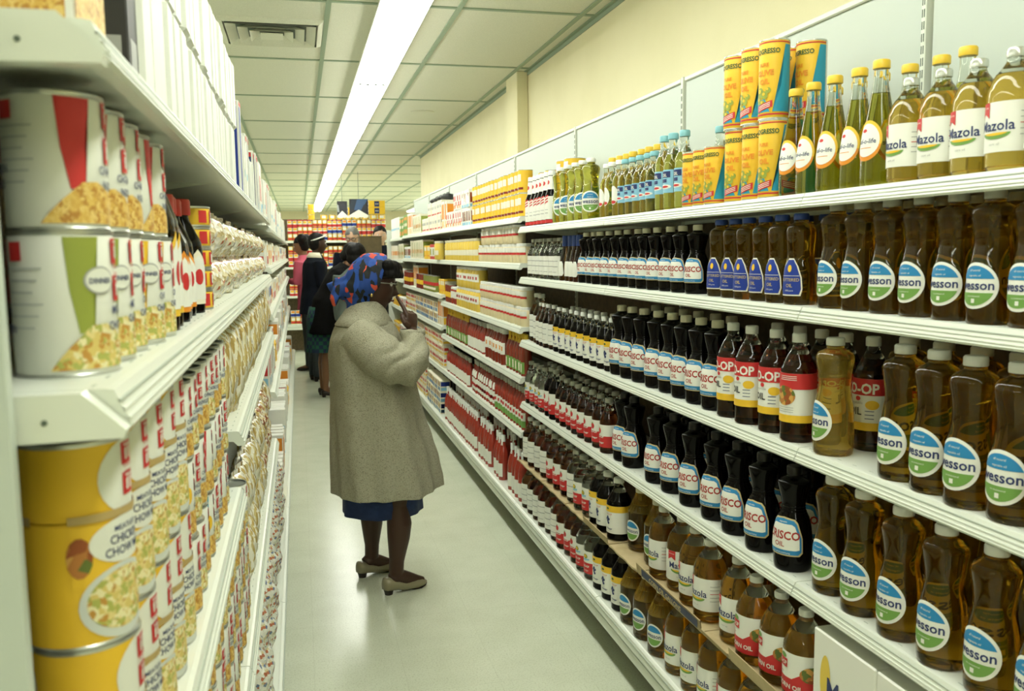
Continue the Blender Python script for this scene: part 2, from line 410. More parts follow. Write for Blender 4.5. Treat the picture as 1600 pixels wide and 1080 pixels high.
# end shelving of the left gondola: bracket ends of its shelves and its post
for zt, w_h in ((L1, 'topmost, above the stacked cans'), (L2, 'second from the top, under the stacked cans'), (L3, 'third from the top'), (L4, 'lowest, near the floor')):
    m = MB()
    m.prism([(-.425, zt), (LF - .018, zt), (LF + .011, zt - .028), (LF + .009, zt - .034), (-.425, zt - .038)], .672, .6895, 'shelf_white')
    m.tube([(-.180, .6712, zt - .020), (-.180, .6722, zt - .020)], .0022, 'slot_dark', 10)
    tag(link('shelf_bracket', m.mesh('shelf_bracket')), 'white metal shelf end bracket, ' + w_h, 'bracket')
m = MB(); m.bevbox(-.62, -.197, .655, .667, .0, 1.62, 'panel_white', .001)
tag(link('end_panel', m.mesh('end_panel')), 'pale metal end panel at the near end of left shelves', 'panel')
# ================================================================== bottles and tins of the right-hand shelves
mat('glass_oil', (.80, .56, .10), .03, trans=.88, ior=1.42, spec=.3)
mat('glass_oil_deep', (.58, .34, .02), .03, trans=.975, ior=1.42, spec=.3)
mat('glass_mazola', (.97, .58, .09), .03, trans=.95, ior=1.42, spec=.3)
mat('glass_amber', (.50, .20, .04), .04, trans=1., ior=1.42, spec=.3)
mat('glass_brown', (.30, .10, .03), .04, trans=1., ior=1.42, spec=.3)
mat('glass_clear', (.90, .93, .86), .03, trans=1., ior=1.40, spec=.3)
mat('glass_green_gold', (.62, .58, .10), .03, trans=1., ior=1.42, spec=.3)
mat('glass_black', (.003, .0025, .002), .08, spec=.17); mat('crimson_ink', (.36, .03, .02), .5); mat('cap_shadowed', (.01, .01, .01), .3)
mat('cap_cream', (.70, .67, .50), .4); mat('cap_white', (.80, .82, .78), .35); mat('cap_yellow', (.78, .52, .04), .4)
mat('cap_blue', (.03, .07, .30), .4); mat('cap_skyblue', (.22, .50, .55), .4); mat('cap_tin', (.62, .64, .58), .25, metal=.7); mat('cap_red', (.55, .04, .03), .4)
mat('cap_grey', (.45, .46, .40), .4)
mat('white_paper', (.80, .81, .73), .5); mat('cream_paper', (.80, .76, .60), .5); mat('red_ink', (.55, .03, .03), .5); mat('gold_ink', (.55, .43, .20), .45)
mat('blue_ink', (.02, .22, .46), .5); mat('navy_ink', (.02, .035, .13), .5); mat('green_ink', (.16, .33, .07), .5); mat('black_ink', (.03, .03, .03), .5)
mat('yellow_ink', (.80, .50, .03), .5); mat('orange_ink', (.75, .27, .02), .5); mat('teal_ink', (.02, .30, .45), .5); mat('royal_ink', (.012, .04, .28), .45)
mat('olive_ink', (.28, .33, .05), .5); mat('darkgreen_ink', (.03, .10, .03), .5); mat('skyblue_ink', (.25, .52, .68), .5); mat('grey_ink', (.35, .36, .34), .5)
voro('food_print', [(.45, .18, .04), (.62, .34, .08), (.30, .08, .02), (.12, .16, .03)], 90, .5, bump=0)

def bottle(prof, glass, cap, seg=28, fill=None, upper='glass_clear', neck=None):
    """prof up to the lip; cap = (radius, z0, z1, material)"""
    P = smoothprof(prof); m = MB()
    if fill:
        lo = [p for p in P if p[1] < fill]; r = rad(P)(fill); up = [p for p in P if p[1] > fill + .001]
        m.lathe([(.3 * P[0][0], P[0][1] + .001)] + lo + [(r, fill)], glass, seg)
        m.lathe([(r, fill + .0006)] + up, upper, seg)
    else: m.lathe([(.3 * P[0][0], P[0][1] + .001)] + P, glass, seg)
    c = MB(); cr, z0, z1, cm = cap
    c.lathe([(cr, z0), (cr * 1.02, z0 + .002), (cr * 1.02, z1 - .003), (cr * .9, z1)], cm, max(12, seg * 2 // 3))
    return m, c, rad(P)
def sc(prof, k, kr=None): kr = kr or k; return [(r * kr, z * k) for r, z in prof]

# --- waisted black oil bottle with cream label (two sizes)
def crisco(k, kr, cap='cap_cream'):
    P = [(.031, 0), (.0345, .006), (.0355, .03), (.035, .06), (.031, .09), (.0225, .110), (.0212, .118), (.0222, .126), (.0255, .140), (.0295, .158), (.0285, .165), (.016, .171), (.0125, .176), (.0125, .182)]
    P = sc(P, k, kr); m, c, R = bottle(P, 'glass_black', (.0135 * kr, .176 * k, .192 * k, cap))
    for z in (.108, .1135, .119): m.lathe([(R(z * k) , (z - .0015) * k), (R(z * k) + .0008, z * k), (R(z * k), (z + .0015) * k)], 'glass_black', 28)
    l = MB()
    def shp(g, off=0.):
        w0, w1 = (.0405 - g) * kr, (.032 - g) * kr; z0, z1 = (.031 + g) * k, (.098 - g) * k; b_ = .006 * k
        pts = [(-w0 + b_, z0), (w0 - b_, z0), (w0, z0 + b_), (w0 * .99, (z0 + z1) / 2), (w1, z1 - b_), (w1 - b_, z1), (0, z1 + .003 * k), (-w1 + b_, z1), (-w1, z1 - b_), (-w0 * .99, (z0 + z1) / 2), (-w0, z0 + b_)]
        return pts
    art(l, shp(0), 'gold_ink', R, .0007, stepz=.008); art(l, shp(.0025), 'blue_ink', R, .0012, stepz=.008)
    art(l, shp(.0035), 'blue_ink', R, .0014, stepz=.008)
    q = [(x, z) for x, z in shp(.0065)]; q = [(x, max(z, .042 * k)) for x, z in q]; q = [(x, min(z, .089 * k)) for x, z in q]
    art(l, q, 'white_paper', R, .0018, stepz=.008)
    art(l, text('CRISCO', .0205 * k, 0, .062 * k, .028, .92), 'crimson_ink', R, .0023, stepz=.006)
    art(l, text('OIL', .0125 * k, -.004, .048 * k, .02, 1.0), 'crimson_ink', R, .0023, stepz=.006)
    art(l, text('for salads and frying', .0042 * k, 0, .0355 * k), 'white_paper', R, .0020, stepz=.006)
    art(l, text('vegetable', .0042 * k, 0, .0915 * k), 'white_paper', R, .0020, stepz=.006)
    return [('bottle_glass', m.mesh('bottle_glass')), ('cap', c.mesh('cap')), ('paper_label', l.mesh('paper_label'))]
crisco_s = Proto('oil_bottle', 'bottle', 'slim black oil bottle with cream label', crisco(1., 1.))
crisco_d = Proto('oil_bottle', 'bottle', 'tall black oil bottle, cap painted shadow-dark', crisco(1.25, 1.22, 'cap_shadowed'))  # cap blackened to stand in for the shadow under the shelf above
crisco_l = Proto('oil_bottle', 'bottle', 'tall black oil bottle with white label', crisco(1.25, 1.22))

# --- hourglass amber oil bottle with round label
WP = [(.033, 0), (.0365, .008), (.0365, .05), (.035, .085), (.030, .115), (.0285, .130), (.030, .148), (.034, .172), (.034, .178), (.030, .186), (.018, .192), (.0155, .196), (.0155, .203)]
def wesson(k, kr, glass, ang=0., lab=True, cap='cap_grey'):
    P = sc(WP, k, kr); m, c, R = bottle(P, glass, (.0165 * kr, .199 * k, .213 * k, cap), seg=36)
    parts = [('bottle_glass', m.mesh('bottle_glass')), ('cap', c.mesh('cap'))]
    if lab:
        l = MB(); cz = .062 * k; r = .0370 * k; F = lambda s, o, mt, st=.008: art(l, s, mt, R, o, stepz=st, ang=ang)
        F(ell(0, cz, r * 1.02, r, 36), .0007, 'white_paper')
        def seg_(r, z0, up):
            a = math.asin(z0 / r); return ell(0, cz, r * 1.02, r, 20, a, PI - a) if up else ell(0, cz, r * 1.02, r, 20, PI - a, 2 * PI + a)
        F(seg_(r * .86, r * .30, True), .0012, 'blue_ink'); F(seg_(r * .86, -r * .30, False), .0012, 'green_ink')
        F(text('wesson', .0205 * k, 0, cz - .006 * k, .018, 1.0), .0014, 'navy_ink', .006)
        F(text('all natural', .0046 * k, 0, cz + r * .62, 0), .0016, 'white_paper', .006); F(text('vegetable oil', .0042 * k, 0, cz + r * .40, 0), .0016, 'white_paper', .006)
        F(text('no cholesterol', .0038 * k, 0, cz - r * .48, 0), .0016, 'white_paper', .006)
        F(rect(-.003 * k, .003 * k, cz - r * .74, cz - r * .56), .0016, 'white_paper', .006)
        parts.append(('paper_label', l.mesh('paper_label')))
    return parts
wesson_s = Proto('oil_bottle', 'bottle', 'amber hourglass oil bottle with round label', wesson(1.0, 1.0, 'glass_oil_deep'))
wesson_m = Proto('oil_bottle', 'bottle', 'large amber hourglass oil bottle, round label', wesson(1.18, 1.14, 'glass_oil_deep', cap='cap_white'))
wesson_ml = Proto('oil_bottle', 'bottle', 'bright amber hourglass oil bottle, round label', wesson(1.15, 1.12, 'glass_oil', ang=-.25, cap='cap_white'))
wesson_g = Proto('oil_bottle', 'bottle', 'green gold hourglass oil bottle turned sideways', wesson(1.08, 1.0, 'glass_green_gold', ang=1.1, cap='cap_white'))

# --- blue tear-shaped label
def planters():
    P = [(.032, 0), (.0355, .006), (.0355, .04), (.034, .08), (.030, .098), (.029, .112), (.030, .128), (.0315, .150), (.031, .165), (.026, .174), (.0165, .180), (.0155, .185), (.0155, .190)]
    m, c, R = bottle(P, 'glass_oil_deep', (.0165, .186, .200, 'cap_blue'), seg=32)
    l = MB()
    def shp(g): return [(-.026 + g, .020 + g), (.026 - g, .020 + g), (.030 - g, .035), (.028 - g, .060), (.020 - g, .085), (.008, .102 - g), (-.008, .102 - g), (-.020 + g, .085), (-.028 + g, .060), (-.030 + g, .035)]
    art(l, shp(0), 'cream_paper', R, .0007, stepz=.008); art(l, shp(.003), 'royal_ink', R, .0012, stepz=.008)
    art(l, text('BUTTERED', .0095, 0, .052, .01), 'gold_ink', R, .0016, stepz=.006); art(l, text('OIL', .0105, 0, .039, .015), 'gold_ink', R, .0016, stepz=.006)
    art(l, text('100% pure', .005, 0, .030), 'white_paper', R, .0016, stepz=.006); art(l, rect(-.022, .022, .0635, .0645), 'white_paper', R, .0016)
    art(l, ell(0, .080, .005, .008, 12), 'yellow_ink', R, .0016)
    return [('bottle_glass', m.mesh('bottle_glass')), ('cap', c.mesh('cap')), ('paper_label', l.mesh('paper_label'))]
planter = Proto('oil_bottle', 'bottle', 'gold oil bottle with blue teardrop label', planters())

# --- round-shouldered corn oil bottle, white label with red ribbon
def mazola(k, kr=None, glass='glass_mazola', cap='cap_white', ang=0., plain=False):
    kr = kr or k
    P = [(.040, 0), (.0455, .008), (.047, .016), (.047, .125), (.045, .145), (.037, .165), (.025, .180), (.017, .191), (.0155, .198), (.0155, .206)]
    P = sc(P, k, kr); m, c, R = bottle(P, glass, (.017 * kr, .200 * k, .216 * k, cap), seg=36, fill=.170 * k)
    l = MB(); F = lambda s, o, mt: art(l, s, mt, R, o, ang=ang)
    F(rect(-.080 * kr, .080 * kr, .032 * k, .120 * k), .0007, 'white_paper')
    if not plain:
        F([(-.045 * kr, .101 * k), (-.018 * kr, .101 * k), (-.018 * kr, .120 * k), (-.045 * kr, .120 * k)], .0012, 'red_ink')
        F([(-.045 * kr, .093 * k), (-.0315 * kr, .101 * k), (-.045 * kr, .101 * k)], .0012, 'red_ink'); F([(-.0315 * kr, .101 * k), (-.018 * kr, .093 * k), (-.018 * kr, .101 * k)], .0012, 'red_ink')
        F(text('100% PURE', .0042 * k, -.0315 * kr, .110 * k), .0015, 'white_paper')
        F(text('Mazola', .026 * k, -.004, .070 * k, .012, .95), .0013, 'navy_ink')
        F(ell(-.004, .066 * k, .030 * kr, .011 * k, 16, PI, 2 * PI), .0013, 'green_ink'); F(ell(-.004, .066 * k, .024 * kr, .005 * k, 16, PI, 2 * PI), .0016, 'yellow_ink')
        F(text('corn oil', .0065 * k, -.004, .044 * k), .0014, 'grey_ink')
    for i in range(5): F(rect(.040 * kr, .066 * kr, (.060 + .010 * i) * k, (.0615 + .010 * i) * k), .0012, 'grey_ink' if i != 2 else 'red_ink')
    return [('bottle_glass', m.mesh('bottle_glass')), ('cap', c.mesh('cap')), ('paper_label', l.mesh('paper_label'))]
mazola_s = Proto('oil_bottle', 'bottle', 'golden corn oil bottle, white label', mazola(.86, .80, 'glass_oil', 'cap_tin'))
mazola_b = Proto('oil_bottle', 'bottle', 'round orange corn oil bottle, white label', mazola(1.03, 1.0))
mazola_t = Proto('oil_bottle', 'bottle', 'round orange corn oil bottle, label averted', mazola(1.03, 1.0, ang=.9))

# --- gallon-like bottle with ribbed shoulder and round label
def wessonbig():
    P = [(.042, 0), (.048, .008), (.049, .02), (.049, .120), (.045, .135), (.036, .150), (.028, .172), (.022, .190), (.0185, .198)]
    m, c, R = bottle(P, 'glass_oil_deep', (.0215, .194, .212, 'cap_cream'), seg=36, fill=.128, upper='glass_oil')
    for i in range(20):
        a = 2 * PI * i / 20; m.tube([(.0445 * math.cos(a), .0445 * math.sin(a), .136), (.0285 * math.cos(a), .0285 * math.sin(a), .171)], .0016, 'glass_oil', 6)
    l = MB(); cz = .068; r = .036; F = lambda s, o, mt: art(l, s, mt, R, o, ang=.15)
    F(ell(0, cz, r * .9, r, 30), .0007, 'white_paper')
    def seg_(r, z0, up):
        a = math.asin(z0 / r); return ell(0, cz, r * .9, r, 20, a, PI - a) if up else ell(0, cz, r * .9, r, 20, PI - a, 2 * PI + a)
    F(seg_(r * .86, r * .30, True), .0012, 'blue_ink'); F(seg_(r * .86, -r * .30, False), .0012, 'green_ink'); F(text('wesson', .0185, 0, cz - .006, .016, .98), .0014, 'navy_ink')
    return [('bottle_glass', m.mesh('bottle_glass')), ('cap', c.mesh('cap')), ('paper_label', l.mesh('paper_label'))]
wesson_big = Proto('oil_jug', 'jug', 'wide amber oil jug with round label', wessonbig())

# --- red label oils
def coop(k=1., food=False):
    P = [(.035, 0), (.0385, .008), (.039, .016), (.039, .150), (.036, .168), (.027, .190), (.0165, .208), (.0135, .218), (.0135, .230)]
    m, c, R = bottle(P, 'glass_brown', (.0155, .222, .242, 'cap_white'), seg=32, fill=.196)
    l = MB(); F = lambda s, o, mt: art(l, s, mt, R, o)
    F(rect(-.095, .095, .045, .155), .0007, 'white_paper'); F(rect(-.095, .095, .045, .062), .0012, 'yellow_ink'); F(rect(-.095, .095, .120, .155), .0012, 'red_ink')
    if not food:
        F(text('CO-OP', .030, 0, .124, .03, .9), .0017, 'white_paper'); F(text('OIL', .022, -.008, .078, .02), .0013, 'black_ink')
        F(ell(0, .113, .006, .005, 12), .0013, 'red_ink'); F(text('vegetable', .008, -.004, .101), .0013, 'grey_ink'); F(ell(.030, .100, .014, .010, 16), .0013, 'yellow_ink')
        for i in range(3): F(rect(.016, .034, .070 + .008 * i, .0715 + .008 * i), .0013, 'navy_ink')
    else:
        F(ell(.0, .105, .026, .022, 24), .0015, 'food_print'); F(text('OP', .026, -.046, .126, .03, .9), .0017, 'white_paper'); F(ell(-.03, .095, .014, .010, 16), .0013, 'yellow_ink')
        for i in range(3): F(rect(-.012, .028, .140 + .004 * i, .1412 + .004 * i), .0016, 'white_paper')
        for i in range(3): F(rect(-.018, .022, .068 + .005 * i, .069 + .005 * i), .0013, 'grey_ink')
    return [('bottle_glass', m.mesh('bottle_glass')), ('cap', c.mesh('cap')), ('paper_label', l.mesh('paper_label'))]
coop_a = Proto('oil_bottle', 'bottle', 'brown oil bottle with red banded label', coop())
coop_f = Proto('oil_bottle', 'bottle', 'brown oil bottle with food picture label', coop(food=True))
def coopbig():
    P = [(.042, 0), (.048, .008), (.049, .02), (.049, .118), (.046, .138), (.036, .160), (.023, .180), (.0155, .192), (.0145, .202)]
    m, c, R = bottle(P, 'glass_mazola', (.0165, .199, .214, 'cap_white'), seg=36, fill=.168)
    l = MB(); F = lambda s, o, mt: art(l, s, mt, R, o, ang=.15)
    F(rect(-.085, .085, .028, .122), .0007, 'white_paper'); F(rect(-.085, .085, .028, .064), .0012, 'red_ink')
    F([(.0, .064), (.085, .064), (.085, .094), (.05, .092), (.02, .078)], .0013, 'red_ink')
    F(ell(.048, .080, .030, .019, 24), .0016, 'food_print'); F(rect(-.050, -.012, .086, .106), .0015, 'red_ink'); F(text('CO-OP', .0135, -.031, .091, .02, .8), .0019, 'white_paper')
    F(text('CORN OIL', .015, -.010, .040, .03), .0016, 'white_paper'); F(text('pure', .007, -.031, .072), .0016, 'red_ink'); F(ell(-.025, .112, .010, .006, 12), .0016, 'green_ink')
    return [('bottle_glass', m.mesh('bottle_glass')), ('cap', c.mesh('cap')), ('paper_label', l.mesh('paper_label'))]
coop_big = Proto('oil_bottle', 'bottle', 'round corn oil bottle with red label', coopbig())

# --- vinegars
def vinegar(k, kr, glass, cap, style):
    P = [(.028, 0), (.0315, .006), (.032, .012), (.032, .112), (.029, .128), (.020, .148), (.0125, .165), (.0115, .174), (.0115, .184)]
    P = sc(P, k, kr); m, c, R = bottle(P, glass, (.0135 * kr, .178 * k, .194 * k, cap), seg=24, fill=.150 * k)
    l = MB(); F = lambda s, o, mt: art(l, s, mt, R, o)
    w = .068 * kr
    if style == 'grape':
        F(rect(-w, w, .022 * k, .110 * k), .0007, 'white_paper'); F(rect(-w, w, .090 * k, .110 * k), .0012, 'yellow_ink'); F(ell(-.006, .100 * k, .007, .004, 10), .0016, 'darkgreen_ink')
        for a, b_ in ((-.006, .072), (-.011, .066), (0, .066), (-.006, .060), (-.002, .054)): F(ell(a, b_ * k, .0055, .005, 10), .0014 + abs(a) * .02, 'navy_ink')
        F(text('Vinegar', .009, .002, .034 * k, .02), .0014, 'navy_ink'); F(text('CO-OP', .008, .002, .080 * k, .0), .0014, 'red_ink')
    elif style == 'apple':
        F(rect(-w, w, .022 * k, .102 * k), .0007, 'white_paper'); F(rect(-w, w, .022 * k, .062 * k), .0012, 'red_ink'); F(ell(-.006, .080 * k, .011, .011, 16), .0014, 'red_ink'); F(ell(-.006, .091 * k, .004, .003, 8), .0016, 'green_ink')
        F(text('CO-OP', .013, 0, .056 * k, .03, .9), .0018, 'white_paper'); F(text('vinegar', .010, .004, .036 * k, .02), .0018, 'white_paper')
    elif style == 'salad':
        F(rect(-w, w, .022 * k, .100 * k), .0007, 'white_paper'); F(rect(-w, w, .022 * k, .060 * k), .0012, 'red_ink'); F(ell(-.004, .082 * k, .012, .009, 14), .0014, 'olive_ink'); F(ell(-.004, .083 * k, .007, .005, 12), .0018, 'yellow_ink')
        F([(-.02, .066 * k), (.016, .070 * k), (.016, .076 * k), (-.02, .072 * k)], .0016, 'skyblue_ink'); F(text('CO-OP', .011, 0, .044 * k, .03, .9), .0018, 'white_paper'); F(text('vinegar', .009, 0, .031 * k), .0018, 'white_paper')
    else:
        F(rect(-w * .55, w * .55, .020 * k, .110 * k), .0007, 'white_paper'); F(rect(-w * .4, w * .4, .085 * k, .088 * k), .0012, 'grey_ink'); F(rect(-w * .4, w * .4, .060 * k, .063 * k), .0012, 'grey_ink'); F(rect(-w * .3, w * .3, .035 * k, .037 * k), .0012, 'grey_ink')
    return [('bottle_glass', m.mesh('bottle_glass')), ('cap', c.mesh('cap')), ('paper_label', l.mesh('paper_label'))]
v_grape = Proto('vinegar_bottle', 'bottle', 'dark vinegar bottle, yellow and white label', vinegar(.98, .95, 'glass_black', 'cap_white', 'grape'))
v_brown = Proto('vinegar_bottle', 'bottle', 'brown bottle with plain white label', vinegar(1.0, .92, 'glass_brown', 'cap_white', 'plain'))
v_amber = Proto('vinegar_bottle', 'bottle', 'tall amber bottle with white side label', vinegar(1.18, 1.25, 'glass_amber', 'cap_white', 'plain'))
v_apple = Proto('vinegar_bottle', 'bottle', 'brown vinegar bottle, apple on red label', vinegar(1.03, 1.06, 'glass_brown', 'cap_grey', 'apple'))
v_dark = Proto('vinegar_bottle', 'bottle', 'near black vinegar bottle, white and red label', vinegar(1.12, 1.1, 'glass_black', 'cap_grey', 'apple'))
v_clear = Proto('vinegar_bottle', 'bottle', 'clear vinegar bottle, red bottomed label', vinegar(1.05, 1.02, 'glass_clear', 'cap_grey', 'salad'))
s_clear = Proto('syrup_bottle', 'bottle', 'clear glass bottle with white label', vinegar(.92, 1.0, 'glass_clear', 'cap_grey', 'plain'))
bg_plain = Proto('vinegar_jug', 'jug', 'large amber jug with white label', vinegar(1.10, 1.36, 'glass_amber', 'cap_white', 'plain'))
bg_clear = Proto('vinegar_jug', 'jug', 'large clear jug of pale vinegar', vinegar(1.10, 1.36, 'glass_clear', 'cap_tin', 'plain'))
bg_apple = Proto('vinegar_jug', 'jug', 'large brown jug, red and white label', vinegar(1.10, 1.34, 'glass_amber', 'cap_grey', 'apple'))
bg_salad = Proto('vinegar_jug', 'jug', 'large clear jug with red bottomed label', vinegar(1.10, 1.34, 'glass_clear', 'cap_grey', 'salad'))
bg_grape = Proto('vinegar_jug', 'jug', 'large black jug, yellow and white label', vinegar(1.12, 1.38, 'glass_black', 'cap_white', 'grape'))

def bluecap():
    P = [(.026, 0), (.029, .006), (.029, .06), (.022, .10), (.015, .13), (.0125, .15), (.0125, .168)]
    m, c, R = bottle(P, 'glass_amber', (.0150, .142, .185, 'cap_blue'), seg=24)
    l = MB(); art(l, [(-.02, .02), (.02, .02), (.026, .03), (.022, .07), (.016, .08), (-.016, .08), (-.022, .07), (-.026, .03)], 'white_paper', R, .0008, stepz=.008)
    return [('bottle_glass', m.mesh('bottle_glass')), ('cap', c.mesh('cap')), ('paper_label', l.mesh('paper_label'))]
blue_s = Proto('syrup_bottle', 'bottle', 'brown tapering bottle with tall blue cap', bluecap())

# --- top shelf
def saf(lab=True):
    P = [(.030, 0), (.0335, .006), (.034, .02), (.0325, .07), (.026, .12), (.018, .165), (.0135, .195), (.0130, .212), (.0130, .222)]
    m, c, R = bottle(P, 'glass_green_gold', (.0155, .218, .234, 'cap_yellow'), seg=30, fill=.172)
    l = MB(); F = lambda s, o, mt: art(l, s, mt, R, o, stepz=.01)
    F(ell(0, .082, .031, .036, 30), .0007, 'orange_ink'); F(ell(0, .088, .031, .034, 30, -.35, PI + .35), .0010, 'yellow_ink'); F(ell(0, .085, .0275, .031, 30), .0013, 'white_paper')
    F(text('saf-o-life', .0125, 0, .079, .01, .95), .0017, 'navy_ink'); F(ell(-.006, .103, .006, .0035, 12), .0017, 'red_ink'); F(rect(-.014, .012, .070, .0712), .0017, 'orange_ink')
    return [('bottle_glass', m.mesh('bottle_glass')), ('cap', c.mesh('cap')), ('paper_label', l.mesh('paper_label'))]
safo = Proto('oil_bottle', 'bottle', 'tapering oil bottle with yellow cap, oval label', saf())
def progresso(h, w, small=False):
    m = MB(); k = h / .18; m.lathe([(w * .96, .0005), (w, .003), (w, h - .004), (w * .97, h - .001), (w * .93, h - .001)], 'yellow_ink', 32)
    t = MB(); t.lathe([(w * .99, h - .004), (w * 1.02, h - .003), (w * 1.02, h), (w * .9, h), (w * .88, h - .0012)], 'cap_tin', 32); t2 = MB(); t2.lathe([(w * 1.02, 0), (w * 1.02, .003)], 'cap_tin', 32)
    R = lambda z: w; F = lambda s, o, mt: art(m, s, mt, R, o)
    F(rect(-w * 3.1, w * 3.1, h * .95, h * .965), .0006, 'red_ink'); F(rect(-w * 3.1, w * 3.1, h * .05, h * .07), .0006, 'red_ink')
    F([(.018, h * .09), (w * 1.9, h * .09), (w * 1.9, h * .93), (.046, h * .93), (.036, h * .42)], .0008, 'teal_ink'); F([(-w * 1.2, h * .09), (.012, h * .09), (.0, h * .26), (-w * 1.2, h * .20)], .0008, 'teal_ink')
    F(rect(w * 1.9, w * 2.5, h * .02, h * .98), .001, 'cap_tin')
    F(text('PROGRESSO', .0150 * w / .034, -.002, h * .82, .03, .85), .0012, 'darkgreen_ink')
    F(text('PURE', .011, -.004, h * .66, .03), .0012, 'orange_ink'); F(text('OLIVE', .0165, -.002, h * .55, .04), .0012, 'orange_ink'); F(text('OIL', .0165, -.002, h * .44, .04), .0012, 'orange_ink')
    for a, b_, r in ((-.014, .34, .0105), (-.001, .30, .0085), (-.018, .24, .008), (-.006, .20, .007), (.008, .36, .006)): F(ell(a, h * b_, r, r * 1.1 * k, 14), .0011 + .0002 * (r < .009), 'olive_ink'); F(ell(a - .002, h * b_ + .003, r * .45, r * .45, 10), .0015, 'yellow_ink')
    F([(-.020, h * .09), (.018, h * .15), (.018, h * .235), (-.020, h * .175)], .0016, 'red_ink')
    for i in range(3): F([(-.016, h * (.112 + .022 * i)), (.013, h * (.16 + .022 * i)), (.013, h * (.168 + .022 * i)), (-.016, h * (.12 + .022 * i))], .002, 'white_paper')
    return [('tin_body', m.mesh('tin_body')), ('rim', t.mesh('rim')), ('rim', t2.mesh('rim'))]
prog_t = Proto('olive_oil_tin', 'tin', 'tall yellow and blue olive oil tin', progresso(.178, .034))
prog_s = Proto('olive_oil_tin', 'tin', 'short yellow and blue olive oil tin', progresso(.150, .031))
def skylabel(h, k, style, glass='glass_green_gold', cap='cap_skyblue'):
    P = [(.024, 0), (.027, .005), (.0275, .01), (.0275, .105), (.025, .125), (.016, .145), (.0125, .155), (.0125, .175)]
    P = sc(P, h / .19, k); m, c, R = bottle(P, glass, (.0145 * k, h * .92, h, cap), seg=22, fill=h * .72)
    l = MB(); F = lambda s, o, mt: art(l, s, mt, R, o); z0, z1 = h * .22, h * .52; w = .028 * k
    if style == 'sky':
        F(rect(-w, w, z0, z1), .0007, 'skyblue_ink'); F(rect(-w * .7, w * .7, h * .42, h * .50), .0012, 'navy_ink'); F(rect(-w * .55, w * .3, h * .355, h * .40), .0012, 'navy_ink'); F(ell(0, h * .30, w * .8, h * .03, 12), .0012, 'white_paper'); F(ell(0, h * .30, w * .5, h * .015, 12), .0015, 'red_ink')
        F(text('OIL', .012 * k, 0, h * .43, .02), .0016, 'white_paper')
    else:
        F(ell(0, h * .37, w * .8, h * .17, 20), .0007, 'white_paper'); F(ell(0, h * .25, w * .5, h * .03, 12), .0012, 'red_ink')
    return [('bottle_glass', m.mesh('bottle_glass')), ('cap', c.mesh('cap')), ('paper_label', l.mesh('paper_label'))]
sky_s = Proto('oil_bottle', 'bottle', 'small gold bottle with sky blue label', skylabel(.185, 1., 'sky'))
sky_t = Proto('oil_bottle', 'bottle', 'tall gold bottle with sky blue label', skylabel(.222, 1.05, 'sky'))
oval_s = Proto('oil_bottle', 'bottle', 'gold bottle with white cap, oval label', skylabel(.19, 1., 'oval', cap='cap_white'))
gold_t = Proto('oil_bottle', 'bottle', 'gold bottle with orange yellow cap', skylabel(.225, 1.05, 'oval', 'glass_oil', 'cap_yellow'))
def whitered():
    P = [(.028, 0), (.031, .006), (.031, .11), (.027, .13), (.020, .15), (.018, .175), (.016, .205), (.014, .215)]
    m, c, R = bottle(P, 'glass_black', (.0165, .208, .228, 'cap_white'), seg=24)
    l = MB(); F = lambda s, o, mt: art(l, s, mt, R, o, stepz=.01)
    F(rect(-.09, .09, .020, .118), .0007, 'white_paper'); F(rect(-.06, .06, .148, .205), .0009, 'white_paper'); F(rect(-.09, .09, .004, .018), .0009, 'red_ink')
    for i in range(3): F([(-.024, .078 + .012 * i), (.020, .094 + .012 * i), (.020, .100 + .012 * i), (-.024, .084 + .012 * i)], .0013, 'red_ink')
    F(ell(0, .178, .012, .010, 14), .0013, 'red_ink'); F(rect(-.02, .02, .045, .048), .0012, 'grey_ink'); F(rect(-.02, .02, .060, .062), .0012, 'grey_ink')
    return [('bottle_glass', m.mesh('bottle_glass')), ('cap', c.mesh('cap')), ('paper_label', l.mesh('paper_label'))]
wred = Proto('sauce_bottle', 'bottle', 'dark bottle with white and red labels', whitered())

T1, T2, T3, T4 = SA
Xc = XF + .042
G = 'right shelves '
# top shelf
run(wred, [4.03, 3.96, 3.89, 3.82, 3.75, 3.68], Xc, T1, 'top right shelf', 'red and white labelled bottles on the top shelf')
run(wesson_g, [3.56, 3.455, 3.36, 3.27, 3.18], Xc, T1, 'top right shelf', 'green gold oil bottles on the top shelf')
run(oval_s, [3.00, 2.93, 2.86], Xc, T1, 'top right shelf, front row', 'oval labelled bottles on the top shelf')
run(gold_t, [3.12, 3.05, 2.98, 2.91, 2.84, 2.77, 2.70, 2.63], Xc + .07, T1, 'behind, on top right shelf', 'yellow capped bottles on the top shelf')
run(sky_s, [2.79, 2.73, 2.67, 2.61, 2.55], Xc - .005, T1, 'top right shelf', 'sky blue labelled bottles on the top shelf')
run(sky_t, [2.48, 2.415, 2.35], Xc, T1, 'top right shelf', 'taller sky blue labelled bottles on the top shelf')
run(prog_s, [2.27, 2.20, 2.13], Xc - .01, T1, 'top right shelf', 'short olive oil tins on the top shelf', rz=.35)
run(sky_t, [2.26, 2.18, 2.10], Xc + .065, T1, 'behind short olive oil tins', 'blue capped bottles behind the tins', desc='tall gold bottle with blue cap')
run(prog_t, [2.03, 1.945, 1.86], Xc, T1, 'lower tier, top right shelf', 'tall olive oil tins on the top shelf', rz=.38)
run(prog_t, [2.03, 1.945, 1.86], Xc, T1 + .1782, 'upper tier, top right shelf', 'tall olive oil tins on the top shelf', rz=.38)
run(prog_t, [1.93, 1.85], Xc + .085, T1, 'back row lower tier, top shelf', 'tall olive oil tins on the top shelf')
run(prog_t, [1.93, 1.85], Xc + .085, T1 + .1782, 'back row upper tier, top shelf', 'tall olive oil tins on the top shelf')
